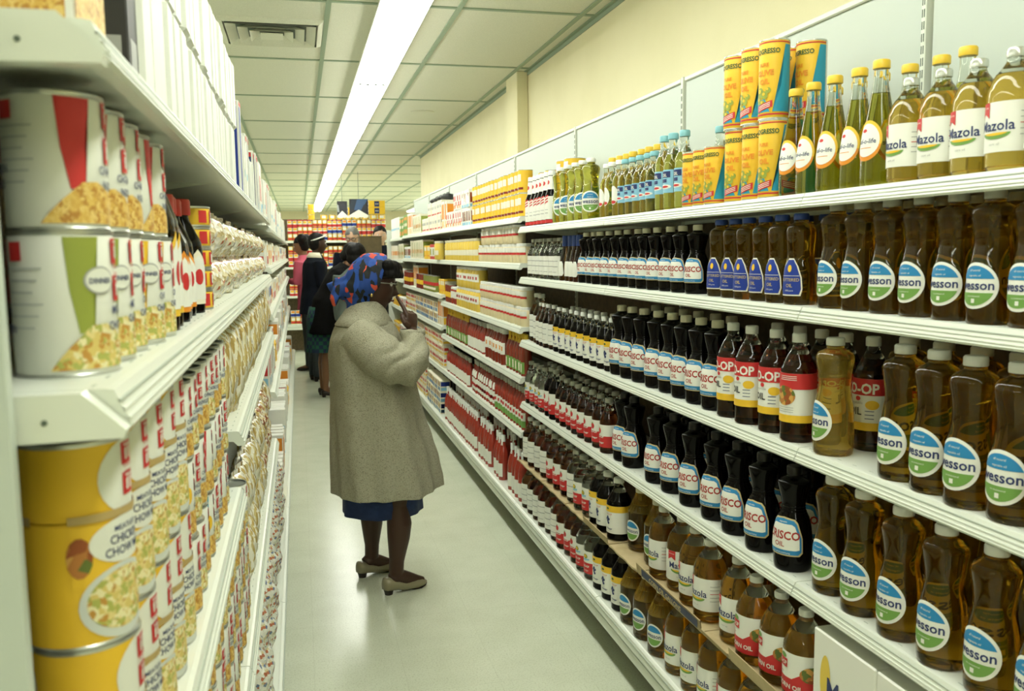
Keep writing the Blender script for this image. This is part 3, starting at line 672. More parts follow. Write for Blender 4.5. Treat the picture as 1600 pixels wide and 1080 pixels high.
run(safo, [1.775, 1.70, 1.625, 1.55, 1.475], Xc, T1, 'top right shelf, front row', 'yellow capped tapering oil bottles', rz=.2)
run(safo, [1.74, 1.66, 1.58, 1.50, 1.42, 1.35], Xc + .08, T1, 'top right shelf, back row', 'yellow capped tapering oil bottles')
run(mazola_s, [1.395, 1.315, 1.235, 1.155, 1.075, .995], Xc, T1, 'top right shelf', 'corn oil bottles on the top shelf', rz=.25)
# second shelf
run(s_clear, [3.99, 3.92, 3.85, 3.78, 3.71, 3.64, 3.57], Xc, T2, 'second right shelf', 'clear bottles on the second shelf')
run(blue_s, [3.49, 3.425, 3.36, 3.295], Xc, T2, 'second right shelf', 'blue capped bottles on the second shelf')
run(crisco_s, [3.22, 3.14, 3.055, 2.97, 2.88, 2.79, 2.70, 2.62, 2.53, 2.44, 2.35, 2.26], Xc, T2, 'second right shelf', 'black oil bottles on the second shelf', rz=.34)
run(planter, [2.12, 2.043, 1.965, 1.888, 1.81, 1.735], Xc, T2, 'second right shelf', 'blue labelled oil bottles on the second shelf', rz=.28)
run(planter, [1.86, 1.78, 1.70], Xc + .086, T2, 'behind, on second right shelf', 'blue labelled oil bottles on the second shelf', rz=.28)
run(wesson_s, [1.60, 1.518, 1.435, 1.352, 1.265, 1.18, 1.10, 1.02], Xc, T2, 'second right shelf', 'round labelled oil bottles on the second shelf', rz=.05)
run(wesson_s, [1.57, 1.485, 1.40, 1.31, 1.225, 1.14], Xc + .085, T2, 'behind, on second right shelf', 'round labelled oil bottles on the second shelf')
# third shelf
run(v_amber, [4.03, 3.94], Xc + .02, T3, 'third right shelf', 'amber bottles at the shelf end')
run(v_brown, [3.87, 3.80, 3.73, 3.66], Xc - .005, T3, 'third right shelf', 'brown bottles on the third shelf')
run(v_grape, [3.57, 3.49, 3.405, 3.32, 3.24, 3.155, 3.075, 3.0, 2.925], Xc - .005, T3, 'third right shelf, front row', 'dark vinegar bottles on the third shelf', rz=.22)
run(v_grape, [3.60, 3.53, 3.45, 3.36, 3.28, 3.20, 3.11, 3.04, 2.96], Xc + .065, T3, 'third right shelf, back row', 'dark vinegar bottles on the third shelf', rz=.22)
run(crisco_l, [2.845, 2.75, 2.655, 2.535, 2.435, 2.335, 2.235, 2.135], Xc + .004, T3, 'third right shelf', 'tall black oil bottles on the third shelf', rz=.34)
run(crisco_l, [2.80, 2.69, 2.58, 2.47, 2.36, 2.25], Xc + .108, T3, 'behind, on third right shelf', 'tall black oil bottles on the third shelf', rz=.34)
run(coop_a, [2.035, 1.94, 1.835], Xc, T3, 'third right shelf, front row', 'red banded oil bottles on the third shelf', rz=.1)
run(coop_f, [1.73], Xc, T3, 'third right shelf, front row', 'red banded oil bottles on the third shelf', rz=.15)
run(coop_a, [1.99, 1.89, 1.79, 1.70, 1.61], Xc + .095, T3, 'third right shelf, back row', 'red banded oil bottles on the third shelf')
run(wesson_ml, [1.595], Xc, T3, 'in front, third right shelf', 'round labelled oil bottles on the third shelf')
run(wesson_m, [1.50, 1.40], Xc + .10, T3, 'behind, on third right shelf', 'round labelled oil bottles on the third shelf', rz=.3)
run(wesson_m, [1.385, 1.295, 1.205, 1.115, 1.025], Xc, T3, 'third right shelf, front row', 'round labelled oil bottles on the third shelf', rz=.15)
run(wesson_m, [1.31, 1.215, 1.12], Xc + .10, T3, 'back row, third right shelf', 'round labelled oil bottles on the third shelf')
# fourth shelf
run(v_clear, [4.04, 3.96, 3.88, 3.80], Xc - .005, T4, 'fourth right shelf', 'clear vinegar bottles on the fourth shelf', rz=.22)
run(v_dark, [3.70, 3.615], Xc - .005, T4, 'fourth right shelf', 'near black vinegar bottles on the fourth shelf')
run(v_apple, [3.535, 3.457, 3.379, 3.30, 3.22, 3.14, 3.05, 2.955], Xc - .005, T4, 'fourth right shelf, front row', 'apple vinegar bottles on the fourth shelf', rz=.22)
run(v_apple, [3.57, 3.49, 3.41, 3.33, 3.25, 3.17, 3.09, 3.01], Xc + .07, T4, 'fourth right shelf, back row', 'apple vinegar bottles on the fourth shelf', rz=.22)
run(v_clear, [3.99, 3.91, 3.83], Xc + .07, T4, 'fourth right shelf, back row', 'clear vinegar bottles on the fourth shelf', rz=.22)
run(crisco_d, [2.83, 2.735, 2.53, 2.41, 2.27, 2.135, 2.01, 1.88, 1.745], Xc + .005, T4, 'fourth right shelf', 'tall black oil bottles on the fourth shelf', rz=.34)
run(crisco_d, [2.63, 2.50, 2.37, 2.24, 2.10, 1.97, 1.84], Xc + .108, T4, 'behind, on fourth right shelf', 'tall black oil bottles on the fourth shelf', rz=.34)
run(wesson_m, [1.60, 1.49, 1.375, 1.26, 1.15, 1.04], Xc + .005, T4, 'fourth right shelf, front row', 'round labelled oil bottles on the fourth shelf', rz=.1)
run(wesson_m, [1.55, 1.43, 1.32, 1.21], Xc + .10, T4, 'behind, on fourth right shelf', 'round labelled oil bottles on the fourth shelf')
# bottom shelf: two tiers with cardboard between
T5 = .205; XB5 = XF + .018; TR = .432
low = [(bg_plain, [4.02, 3.92, 3.82, 3.72, 3.62]), (bg_clear, [3.52]), (bg_apple, [3.42, 3.33, 3.24]), (bg_salad, [3.15, 3.06]), (bg_grape, [2.96, 2.86, 2.76]), (wesson_big, [2.65, 2.53, 2.41]), (mazola_b, [2.29, 2.18, 2.07, 1.96, 1.85, 1.74])]
for p, ys in low: run(p, ys, XB5, T5, 'lower tier of bottom right shelf', 'big bottles standing on the bottom shelf', rz=.25)
up = [(bg_plain, [4.04, 3.93, 3.83, 3.73]), (bg_apple, [3.62, 3.518, 3.416]), (bg_clear, [3.315]), (bg_salad, [3.218, 3.124]), (bg_grape, [3.03, 2.935, 2.84])]
for p, ys in up: run(p, ys, XB5 + .012, TR, 'upper tier of bottom right shelf', 'big bottles on the cardboard trays', rz=.25)
run(wesson_big, [2.72, 2.57], XB5 + .05, TR, 'upper tier of bottom right shelf', 'big bottles on the cardboard trays', rz=.25)
run(mazola_b, [2.46], XB5 + .02, TR, 'upper tier of bottom right shelf', 'big bottles on the cardboard trays', rz=.25)
run(mazola_t, [2.355], XB5 + .03, TR, 'upper tier of bottom right shelf', 'big bottles on the cardboard trays', rz=.25)
run(mazola_b, [2.245, 2.135, 1.99], XB5 + .02, TR, 'upper tier of bottom right shelf', 'big bottles on the cardboard trays', count0=1, rz=.25)
run(mazola_b, [2.30, 2.19, 2.07], XB5 + .13, TR, desc='round orange corn oil bottle', where='back row, upper tier, bottom shelf', group='big bottles on the cardboard trays', rz=.25)
run(coop_big, [1.88, 1.775, 1.67], XB5 + .015, TR, 'upper tier of bottom right shelf', 'big bottles on the cardboard trays', rz=.25)
noisy('cardboard', (.42, .33, .17), (.50, .40, .22), 12, .8, bump=.1, bscale=60); mat('cardboard_print', (.05, .06, .10), .7)
def traymesh(y0, y1, dz, sag, lip=.0, printed=False):
    m = MB(); n = 10
    def Z(i): return -.002 - sag * math.sin(PI * i / n * 2.3) ** 2
    for i in range(n):
        a, b = y0 + (y1 - y0) * i / n, y0 + (y1 - y0) * (i + 1) / n; za, zb = Z(i), Z(i + 1)
        v = [(-.045, a, za), (.22, a, -.002), (.22, b, -.002), (-.045, b, zb), (-.045, a, za - .006), (.22, a, -.008), (.22, b, -.008), (-.045, b, zb - .006)]
        m.add(v, [(0, 1, 2, 3), (7, 6, 5, 4), (0, 3, 7, 4), (0, 4, 5, 1), (3, 2, 6, 7)], 'cardboard')
        if lip:
            m.add([(-.045, a, za), (-.045, b, zb), (-.049, b, zb + lip), (-.049, a, za + lip), (-.048, a, za), (-.048, b, zb), (-.052, b, zb + lip), (-.052, a, za + lip)], [(3, 2, 1, 0), (4, 5, 6, 7), (2, 3, 7, 6)], 'cardboard')
    if printed:
        m.add([(-.0530, y0 + .01, lip * .1), (-.0530, y1 - .05, lip * .1), (-.0545, y1 - .05, lip * .85), (-.0545, y0 + .01, lip * .85)], [(0, 1, 2, 3)], 'cardboard_print')
        vs, fs = text('CORN OIL GALLONS', lip * .62, 0, lip * .22, .02, 1.3); q = [(-.0552, (y0 + y1) / 2 - a, b) for a, b in vs]; m.add(q, [f[::-1] for f in fs], 'gold_ink')
    return m.mesh('cardboard_tray')
for i, (a, b, l_, pr, lab) in enumerate(((3.66, 4.08, 0, False, 'thin brown cardboard sheet between jug tiers, farthest'), (3.30, 3.655, 0, False, 'thin brown cardboard sheet under red labelled jugs'), (3.06, 3.295, 0, False, 'thin brown cardboard sheet under clear jugs'), (2.79, 3.055, .022, False, 'brown cardboard tray under the large black jugs'), (2.52, 2.785, 0, False, 'brown cardboard sheet under the wide amber oil jugs'), (2.06, 2.515, .030, True, 'printed cardboard tray under round orange corn oil bottles'), (1.905, 2.055, .010, False, 'small cardboard piece beside red labelled corn oil bottles'), (1.60, 1.90, .030, False, 'cardboard tray under red labelled corn oil bottles'))):
    tag(link('cardboard_tray', traymesh(a, b, 0, .004 if not l_ else 0, l_, pr), None, (XB5, 0, TR)), lab, 'cardboard', 'cardboard between the two tiers of bottles')
m = MB()
mat('corn_yellow', (.75, .55, .08), .5)
def carton(w, h, dep):
    m = MB(); m.bevbox(0, dep, -w / 2, w / 2, 0, h, 'white_paper', .003)
    F = lambda s, o, mt: art(m, s, mt, None, o)
    F(ell(-w / 2 + .045, h - .100, .018, .055, 20), .0006, 'corn_yellow'); F(text('Mazola', .075, -w / 2 + .135, h - .140, .01, .8), .001, 'navy_ink')
    return m.mesh('corn_oil_carton')
cm_ = carton(.205, .445, .22)
for i, y in enumerate((1.475, 1.268, 1.06)): tag(link('corn_oil_carton', cm_, None, (XF - .005, y, T5)), 'white corn oil carton on bottom right shelf, %s from left' % nth(i), 'carton', 'white corn oil cartons')
# ================================================================== left-hand shelves
voro('noodle_print', [(.62, .38, .08), (.75, .55, .18), (.45, .22, .04), (.70, .48, .12)], 280, .5, stretch=(1, 1, .8), bump=0, warp=.012)
voro('chow_print', [(.66, .52, .16), (.78, .72, .42), (.50, .26, .05), (.40, .42, .10), (.72, .60, .25)], 210, .5, bump=0, warp=.012)
mat('rim_steel', (.55, .57, .52), .3, metal=.85); mat('tan_ink', (.45, .33, .13), .5); mat('plate_ink', (.62, .66, .62), .5); mat('label_white', (.74, .76, .68), .45); mat('faint_ink', (.50, .53, .50), .5)
def canbody(m, r, h, mt, z0=0., seg=36):
    m.lathe([(r * .97, z0 + .0005), (r, z0 + .002), (r, z0 + h - .002), (r * .97, z0 + h - .0005)], mt, seg, caps=False)
def rims(t, r, zs, seg=36):
    for z in zs: t.lathe([(r * .93, z - .0018), (r * 1.015, z - .0018), (r * 1.02, z), (r * 1.015, z + .0018), (r * .95, z + .0018), (r * .94, z)], 'rim_steel', seg)
def rimpair(r, h, lid='rim_steel', seg=36):
    a = MB(); a.lathe([(r * .90, h - .0055), (r * .93, h - .0045), (r * .945, h), (r * 1.02, h), (r * 1.025, h - .0018), (r * 1.0, h - .0036)], lid, seg)
    b_ = MB(); b_.lathe([(r * .99, .0036), (r * 1.02, .0018), (r * 1.01, 0), (r * .94, 0), (r * .93, .001)], 'rim_steel', seg)
    return [('rim', a.mesh('rim')), ('rim', b_.mesh('rim'))]
def squares(F, s, z, a, gap, mt='red_ink'):
    for dz in (0, gap): F(rect(s - a, s + a, z + dz - a, z + dz + a), .0012, mt)
    for dz in (0, gap):
        F([(s - a * .5, z + dz - a * .6), (s - a * .2, z + dz - a * .6), (s - a * .1, z + dz + a * .6), (s - a * .5, z + dz + a * .3)], .0016, 'label_white')
        F([(s + a * .1, z + dz - a * .5), (s + a * .5, z + dz - a * .6), (s + a * .5, z + dz + a * .5), (s + a * .2, z + dz + a * .6)], .0016, 'label_white')
        F(rect(s - a * .6, s + a * .6, z + dz + a * .65, z + dz + a * .8), .0016, 'label_white')
    F(text('CHUN', a * .55, s, z + gap * .5 + a * .1, .01), .0014, 'red_ink'); F(text('KING', a * .55, s, z + gap * .5 - a * .55, .01), .0014, 'red_ink')
def chowcan(h, r, band, l1, l2, pic='noodle_print', badge=False):
    m = MB(); canbody(m, r, h, 'label_white')
    R = lambda z: r
    F = lambda s, o, mt: art(m, s, mt, R, o, step=.005)
    for c in (0., 2 * PI * r * .5):
        q = lambda pts: [(a + c, b_) for a, b_ in pts]
        F(q([(-.052, h * .96), (-.024, h * .96), (-.030, h * .62), (-.031, h * .30), (-.043, h * .30), (-.049, h * .60)]), .0006, band)
        F(q([(-.066, h * .05), (.006, h * .05), (.008, h * .18), (-.006, h * .30), (-.020, h * .36), (-.034, h * .35), (-.050, h * .22), (-.060, h * .12)]), .0009, pic)
        squares(F, c + .002, h * .60, .0105, .029 * h / .11)
        F(text(l1, .0098, c + .006, h * .42, .012, .8), .0012, 'navy_ink'); F(text(l2, .0098, c + .006, h * .31, .012, .8), .0012, 'navy_ink')
        if badge:
            F(ell(c - .024, h * .66, .0145, .0115, 24), .0012, 'grey_ink'); F(ell(c - .024, h * .66, .0130, .0100, 24), .0015, 'label_white'); F(text('DINNER', .0062, c - .024, h * .64, .02, .9), .0019, 'navy_ink')
    for i in range(6): F(rect(-.100, -.076 + .004 * (i % 3), h * (.34 + .08 * i), h * (.355 + .08 * i)), .0010, 'faint_ink')
    F(rect(-.098, -.084, h * .80, h * .93), .0014, 'red_ink')
    return [('can_body', m.mesh('can_body'))] + rimpair(r, h)
can_noodle = Proto('food_can', 'can', 'white can with red band', chowcan(.109, .0385, 'red_ink', 'CHOW MEIN', 'NOODLES'))
can_green = Proto('food_can', 'can', 'white can with olive green band', chowcan(.118, .0395, 'olive_ink', 'MEATLESS', 'CHOW MEIN', 'chow_print', True))
can_yellow = Proto('food_can', 'can', 'white can with yellow band', chowcan(.118, .0395, 'yellow_ink', 'CHICKEN', 'CHOW MEIN', 'chow_print', True))
def chowsmall(h, r, style):
    m = MB(); canbody(m, r, h, 'label_white', seg=24)
    F = lambda s, o, mt: art(m, s, mt, lambda z: r, o, step=.006)
    bc = {'a': 'red_ink', 'b': 'yellow_ink', 'c': 'teal_ink', 'd': 'plate_ink'}[style]
    F([(-.046, h * .96), (-.028, h * .96), (-.032, h * .30), (-.040, h * .30)], .0006, bc); F([(-.058, h * .05), (.020, h * .05), (.018, h * .26), (-.006, h * .34), (-.034, h * .34), (-.050, h * .20)], .0009, 'chow_print' if style in 'bd' else 'noodle_print')
    squares(F, .004, h * .62, .0085, .023); F(text('CHINESE' if style in 'cd' else 'CHICKEN', .008, 0, h * .46, .012, .8), .0012, 'navy_ink'); F(text('VEGETABLES' if style in 'cd' else 'NOODLES', .008, 0, h * .37, .012, .8), .0012, 'navy_ink')
    if style == 'c': F(ell(-.030, h * .55, .009, .012, 14), .0012, 'yellow_ink')
    if style == 'b': F(ell(-.018, h * .62, .0125, .013, 18), .0012, 'grey_ink'); F(ell(-.018, h * .62, .0112, .0117, 18), .0015, 'label_white')
    return [('can_body', m.mesh('can_body'))] + rimpair(r, h)
smalls = [Proto('food_can', 'can', d, chowsmall(.108, .0375, s)) for s, d in (('a', 'small white can with red stripe'), ('b', 'small white can with yellow stripe'), ('c', 'small white can with blue stripe'), ('d', 'small white can with grey stripe'))]
def divider(h=.172, r=.0435):
    h1 = h * .62; m = MB(); canbody(m, r, h1, 'yellow_ink'); canbody(m, r, h - h1, 'yellow_ink', z0=h1)
    F = lambda s, o, mt: art(m, s, mt, lambda z: r, o, step=.005)
    for c in (0., PI * r):
        q = lambda pts: [(a + c, b_) for a, b_ in pts]
        F(q(ell(-.004, h * .80, .034, h * .19, 26, 0, 2 * PI)), .0006, 'label_white'); squares(F, c - .004, h * .76, .0095, .026)
        F(q(rect(-.062, .045, h * .615, h * .655)), .0018, 'tan_ink')
        F(q(rect(-.062, .045, h * .30, h * .60)), .0006, 'yellow_ink'); F(q(ell(-.012, h * .50, .036, h * .115, 28)), .0014, 'label_white')
        F(text('MEATLESS', .0065, c - .012, h * .545, .01), .0018, 'navy_ink'); F(text('CHICKEN', .0105, c - .012, h * .485, .012, .85), .0018, 'navy_ink'); F(text('CHOW MEIN', .0105, c - .010, h * .425, .012, .85), .0018, 'navy_ink')
        F(q(ell(-.018, h * .20, .040, h * .185, 30)), .0010, 'plate_ink'); F(q(ell(-.018, h * .21, .034, h * .150, 30)), .0014, 'chow_print')
        F(q(ell(-.055, h * .45, .010, h * .10, 14)), .0010, 'food_print')
    return [('can_body', m.mesh('can_body'))] + rimpair(r, h)
dpack = Proto('food_can', 'can', 'tall yellow double can with dinner picture', divider())
def soy(h, r, cap, bodym, border):
    P = [(r * .9, 0), (r, .005), (r, h * .55), (r * .8, h * .68), (r * .42, h * .82), (r * .38, h * .9)]
    m, c, R = bottle(P, bodym, (r * .5, h * .86, h, cap), seg=22); l = MB(); F = lambda s, o, mt: art(l, s, mt, R, o, stepz=.01)
    F([(-r, h * .08), (r, h * .08), (r, h * .40), (0, h * .56), (-r, h * .40)], .0007, border); F([(-r * .85, h * .12), (r * .85, h * .12), (r * .85, h * .38), (0, h * .51), (-r * .85, h * .38)], .0012, 'white_paper'); F(ell(0, h * .32, r * .3, h * .07, 12), .0016, 'red_ink')
    return [('bottle_glass', m.mesh('bottle_glass')), ('cap', c.mesh('cap')), ('paper_label', l.mesh('paper_label'))]
soy_brown = Proto('sauce_bottle', 'bottle', 'brown sauce bottle with grey cap', soy(.232, .030, 'cap_grey', 'glass_brown', 'yellow_ink'))
soy_red = Proto('sauce_bottle', 'bottle', 'black sauce bottle, red cap, orange edged label', soy(.185, .030, 'cap_red', 'glass_black', 'orange_ink'))
soy_cream = Proto('sauce_bottle', 'bottle', 'black sauce bottle with cream shield label', soy(.19, .033, 'cap_red', 'glass_black', 'cream_paper'))
def flatcan(h, r, c1, c2='red_ink'):
    m = MB(); canbody(m, r, h, c1, seg=20); rims(m, r, (.002, h - .002), 20); F = lambda s, o, mt: art(m, s, mt, lambda z: r, o)
    F(rect(-.04, -.022, h * .2, h * .8), .0006, c2); F(rect(-.012, .012, h * .2, h * .8), .0006, c2); F(rect(-.006, .006, h * .3, h * .7), .0012, 'white_paper')
    return [('can', m.mesh('food_can'))]
ycan = Proto('food_can', 'can', 'small flat yellow can', flatcan(.036, .040, 'yellow_ink'))
from mathutils import noise
voro('bag_noodle', [(.60, .50, .22), (.78, .74, .52), (.48, .36, .12), (.82, .80, .66), (.40, .28, .08), (.86, .84, .74)], 105, .22, stretch=(1, 1, .35), bump=1.0, warp=.012, coat=.6)
voro('bag_shell', [(.78, .74, .58), (.84, .82, .72), (.60, .48, .26), (.70, .62, .40), (.80, .79, .70), (.45, .12, .06), (.86, .85, .80), (.40, .32, .14)], 95, .25, bump=1.0, warp=.01, coat=.6)
voro('bag_candy', [(.74, .75, .66), (.80, .80, .72), (.66, .66, .55), (.78, .78, .70), (.45, .16, .08), (.12, .18, .30), (.60, .52, .28), (.80, .80, .74)], 120, .3, bump=.5, coat=.5)
voro('bag_bean', [(.40, .24, .08), (.60, .44, .16), (.30, .10, .04), (.70, .62, .40), (.8, .78, .66)], 110, .3, bump=.8, coat=.5)
def bagmesh(w, h, d, mt, seed, lump=.25, name='cellophane_bag'):
    """pillow bag standing on its end: front looks to -x"""
    n, k = 14, 16; rings = []
    for i in range(k + 1):
        t_ = i / k; z = h * t_; pin = max(.10, min(1, math.sin(PI * min(max(t_, .02), .98)) ** .45)); ring = []
        if i == k: pin = .10
        for j in range(n):
            a = 2 * PI * j / n; x = math.cos(a) * d / 2 * pin; y = math.sin(a) * w / 2 * (.86 + .14 * pin)
            q = noise.noise(Vector((x * 30 + seed * 9, y * 30, z * 26))) * lump * .03
            ring.append((x + math.cos(a) * q, y + math.sin(a) * q * .5, z))
        rings.append(ring)
    m = MB(); m.loft(rings, mt); zt = h
    m.box(-.001, .001, -w * .42, w * .42, zt - .004, zt + .012, mt)
    return m.mesh(name, 60)
def bags(w, h, d, mt, desc, lump=.25, n=3): return [Proto('cellophane_bag', 'bag', desc, [('bag', bagmesh(w, h, d, mt, s * 3.7 + 1, lump))]) for s in range(n)]
bag_long = bags(.062, .20, .07, 'bag_noodle', 'tall clear bag of yellow noodles')
bag_lump = bags(.085, .085, .075, 'bag_shell', 'small round clear bag of pale pasta', .5)
bag_short = bags(.075, .150, .07, 'bag_noodle', 'clear bag of yellow noodles')
bag_white = bags(.085, .137, .09, 'bag_candy', 'white bag with small coloured spots', .4)
bag_bean = bags(.070, .15, .07, 'bag_bean', 'clear bag of brown beans', .3)
def carton_mesh(w, h, d, base, bands=(), name='carton', bev=.002, txt=None):
    """box whose front looks to -x, standing at the origin, depth towards +x"""
    m = MB(); m.bevbox(0, d, -w / 2, w / 2, .0, h, base, bev)
    for (a, b_, c, e, mt) in bands:
        q = rect(a * w - w / 2, b_ * w - w / 2, c * h, e * h); art(m, q, mt, None, .0005)
        if a <= .02 or 1: # the same band on the two flanks
            for s_ in (-1, 1):
                y = s_ * (w / 2 + .0005); z0, z1 = c * h, e * h; x0, x1 = .06 * d, .94 * d
                v = [(x0, y, z0), (x1, y, z0), (x1, y, z1), (x0, y, z1)]; m.add(v, [(0, 1, 2, 3) if s_ < 0 else (3, 2, 1, 0)], mt)
    if txt: art(m, text(txt[0], txt[1] * h, 0, txt[2] * h, .02, txt[3]), txt[4], None, .001)
    return m.mesh(name)
def CT(name, cat, desc, *a, **k): return Proto(name, cat, desc, [('box', carton_mesh(*a, name=name, **k))])
noisy('carton_white', (.66, .69, .62), (.71, .73, .67), 8, .45, bump=.15, bscale=14)
sugar = CT('white_carton', 'carton', 'plain white carton', .074, .198, .13, 'carton_white', bev=.010)
blackbox = CT('food_box', 'box', 'black food box with pale print', .060, .24, .12, 'black_ink', [(.2, .8, .1, .3, 'grey_ink')])
noodlebox = CT('food_box', 'box', 'food box with noodle picture', .115, .24, .12, 'white_paper', [(.0, .98, .06, .8, 'noodle_print')])
bluebox = CT('white_carton', 'carton', 'white carton with blue side and red top', .07, .30, .12, 'white_paper', [(.02, .7, .03, .94, 'royal_ink'), (.02, .98, .95, .99, 'red_ink')])
bluebox2 = CT('white_carton', 'carton', 'white carton with dark blue edge', .07, .26, .12, 'white_paper', [(.02, .3, .05, .9, 'navy_ink'), (.02, .98, .9, .97, 'red_ink')])
redbox = CT('white_carton', 'carton', 'white carton with red lettering', .08, .25, .12, 'white_paper', [(.1, .5, .3, .75, 'red_ink'), (.5, .9, .1, .25, 'skyblue_ink')])
whitebox = CT('white_carton', 'carton', 'white carton with pale blue stripe', .085, .22, .12, 'white_paper', [(.1, .9, .4, .5, 'skyblue_ink')])
LXc = -.192; GL = 'left shelves '
def lrun(p, ys, x, z, where, group, rz=PI, **k): return run(p, ys, x, z, where, group, rz=rz, left=True, **k)
# second shelf
lrun(can_green, [.80], LXc, L2, 'lower tier of second left shelf', 'cans in front on the second left shelf', jit=0, rj=0)
lrun(can_noodle, [.80, .884, .966, 1.13], LXc, L2 + .1185, 'upper tier of second left shelf', 'cans in front on the second left shelf', jit=.001, rj=.06)
lrun(can_noodle, [1.048], LXc, L2 + .1185, 'turned sideways, upper tier of second left shelf', 'cans in front on the second left shelf', rz=PI + 1.0)
lrun(can_green, [.884], LXc, L2, 'lower tier of second left shelf', 'cans in front on the second left shelf', count0=1)
lrun(can_yellow, [.966, 1.048, 1.13], LXc, L2, 'lower tier of second left shelf', 'cans in front on the second left shelf', rj=.1)
lrun(soy_brown, [1.21, 1.28], LXc + .005, L2, 'second left shelf', 'brown sauce bottles on the second left shelf')
lrun(soy_red, [1.36, 1.425, 1.49], LXc, L2, 'second left shelf', 'red capped sauce bottles', rz=PI - .5)
lrun(soy_cream, [1.565], LXc + .005, L2, 'second left shelf', 'red capped sauce bottles', rz=PI - .7)
for i in range(5): lrun(ycan, [1.655], LXc, L2 + .0365 * i, 'second left shelf, %s from bottom of stack' % nth(i), 'stack of flat yellow cans', jit=.001)
for tier in range(2):
    for j, y in enumerate(span(1.76, 4.25, .092)): bag_lump[(j * 2 + tier) % 3].place((LXc - .004 + random.uniform(-.006, .006), y, L2 + tier * .092), PI + random.uniform(-.3, .3), 'small round clear pasta bag, %s from left, %s tier, second left shelf' % (nth(j), ('lower', 'upper')[tier]), 'small pasta bags on the second left shelf')
# third shelf, first bay
for tier in range(2): lrun(dpack, span(.793, 1.17, .0905), LXc, L3 + .1725 * tier, '%s tier of third left shelf' % ('lower', 'upper')[tier], 'yellow double cans on the third left shelf', jit=.001, rj=.07)
for tier in range(3):
    for j, y in enumerate(span(1.25, 1.86, .0775)):
        p = smalls[(j * 3 + tier * 2 + j // 3) % 4]; p.place((LXc + .003 + random.uniform(-.002, .002), y, L3 + .1085 * tier), PI + random.uniform(-.35, .25), '%s, %s of its tier, %s tier, third left shelf' % (p.desc, nth(j), ('bottom', 'middle', 'top')[tier]), 'small chinese food cans on the left shelves')
# third shelf, second and third bay: hanging bags of noodles
for j, y in enumerate(span(1.97, 4.28, .066)): bag_long[j % 3].place((LXc + .012 + random.uniform(-.008, .008), y, 1.075), PI + random.uniform(-.2, .2), 'tall clear noodle bag, %s from left, third left shelf' % nth(j), 'tall noodle bags on the third left shelf')
# fourth shelf
for tier in range(3):
    for j, y in enumerate(span(.78, 2.32, .0775)):
        if y < 1.0 and tier == 2: continue
        p = smalls[(j * 5 + tier * 3 + j // 4) % 4]; p.place((LXc + .003 + random.uniform(-.002, .002), y, L4 + .1085 * tier), PI + random.uniform(-.35, .25), '%s, %s of its tier, %s tier, fourth left shelf' % (p.desc, nth(j), ('bottom', 'middle', 'top')[tier]), 'small chinese food cans on the left shelves')
for tier in range(2):
    for j, y in enumerate(span(2.42, 4.28, .080)): p = bag_short[j % 3] if y < 3.2 else (bag_bean + bag_short)[j % 6]; p.place((LXc + .004 + random.uniform(-.01, .012), y, L4 + tier * .155), PI + random.uniform(-.3, .3), '%s, %s from left, %s tier, fourth left shelf' % (p.desc, nth(j), ('lower', 'upper')[tier]), 'noodle and bean bags on the fourth left shelf')
# bottom shelf
for tier in range(2): lrun(can_yellow, span(1.66, 1.98, .0815), LXc + .05, L0 + .1185 * tier, '%s tier, bottom left shelf' % ('lower', 'upper')[tier], 'yellow banded cans on the bottom left shelf', rj=.2)
for tier in range(2):
    for j, y in enumerate(span(2.08, 4.25, .092)): bag_white[(j + tier) % 3].place((LXc + .036 + random.uniform(-.012, .012), y, L0 + tier * .150), PI + random.uniform(-.3, .3), 'white spotted bag, %s from left, %s tier, bottom left shelf' % (nth(j), ('lower', 'upper')[tier]), 'white bags on the bottom left shelf')
# top shelf
noodlebox.place((-.165, .835, L1), PI, 'food box with noodle picture at near end of top left shelf', None)
blackbox.place((-.172, 1.085, L1), PI, 'black food box beside white cartons on top left shelf', None)
for tier in range(2): lrun(sugar, span(1.155, 2.80, .0765), -.170, L1 + tier * .199, '%s tier of top left shelf' % ('lower', 'upper')[tier], 'plain white cartons on the top left shelf', jit=.004, rj=.02)
x_ = 2.88; j = 0
for p, n in ((bluebox, 2), (whitebox, 3), (bluebox2, 2), (sugar, 4), (bluebox2, 3), (redbox, 3)):
    for i in range(n): p.place((-.165 + random.uniform(-.006, .006), x_, L1), PI + random.uniform(-.03, .03), '%s, %s beyond the plain cartons, top left shelf' % (p.desc, nth(j)), 'mixed cartons on the top left shelf'); x_ += .09; j += 1
# ------------------------------------------------------------------ small goods of the far sections
def jar(name, desc, r, h, body, lid, bands, lidh=.016):
    m = MB(); m.lathe([(r * .9, 0), (r, .005), (r, h * .80), (r * .86, h * .88), (r * .86, h - lidh)], body, 14); m.lathe([(r * .93, h - lidh), (r * .95, h - .002), (r * .88, h)], lid, 14)
    for a, b_, mt, hw in bands: art(m, rect(-r * hw, r * hw, a * h, b_ * h), mt, lambda z: r, .0008, step=.012)
    return Proto(name, 'jar', desc, [('jar', m.mesh(name))])
def sbottle(name, desc, r, h, body, cap, bands, neck=.34, cat='bottle'):
    m = MB(); P = smoothprof([(r * .9, 0), (r, .006), (r, h * .52), (r * .8, h * .66), (r * neck, h * .84), (r * neck, h * .93)], 2); m.lathe(P, body, 14)
    m.lathe([(r * neck * 1.25, h * .86), (r * neck * 1.25, h)], cap, 12); R = rad(P)
    for a, b_, mt, hw in bands: art(m, rect(-r * hw, r * hw, a * h, b_ * h), mt, R, .0008, step=.012, stepz=.02)
    return Proto(name, cat, desc, [('bottle', m.mesh(name))])
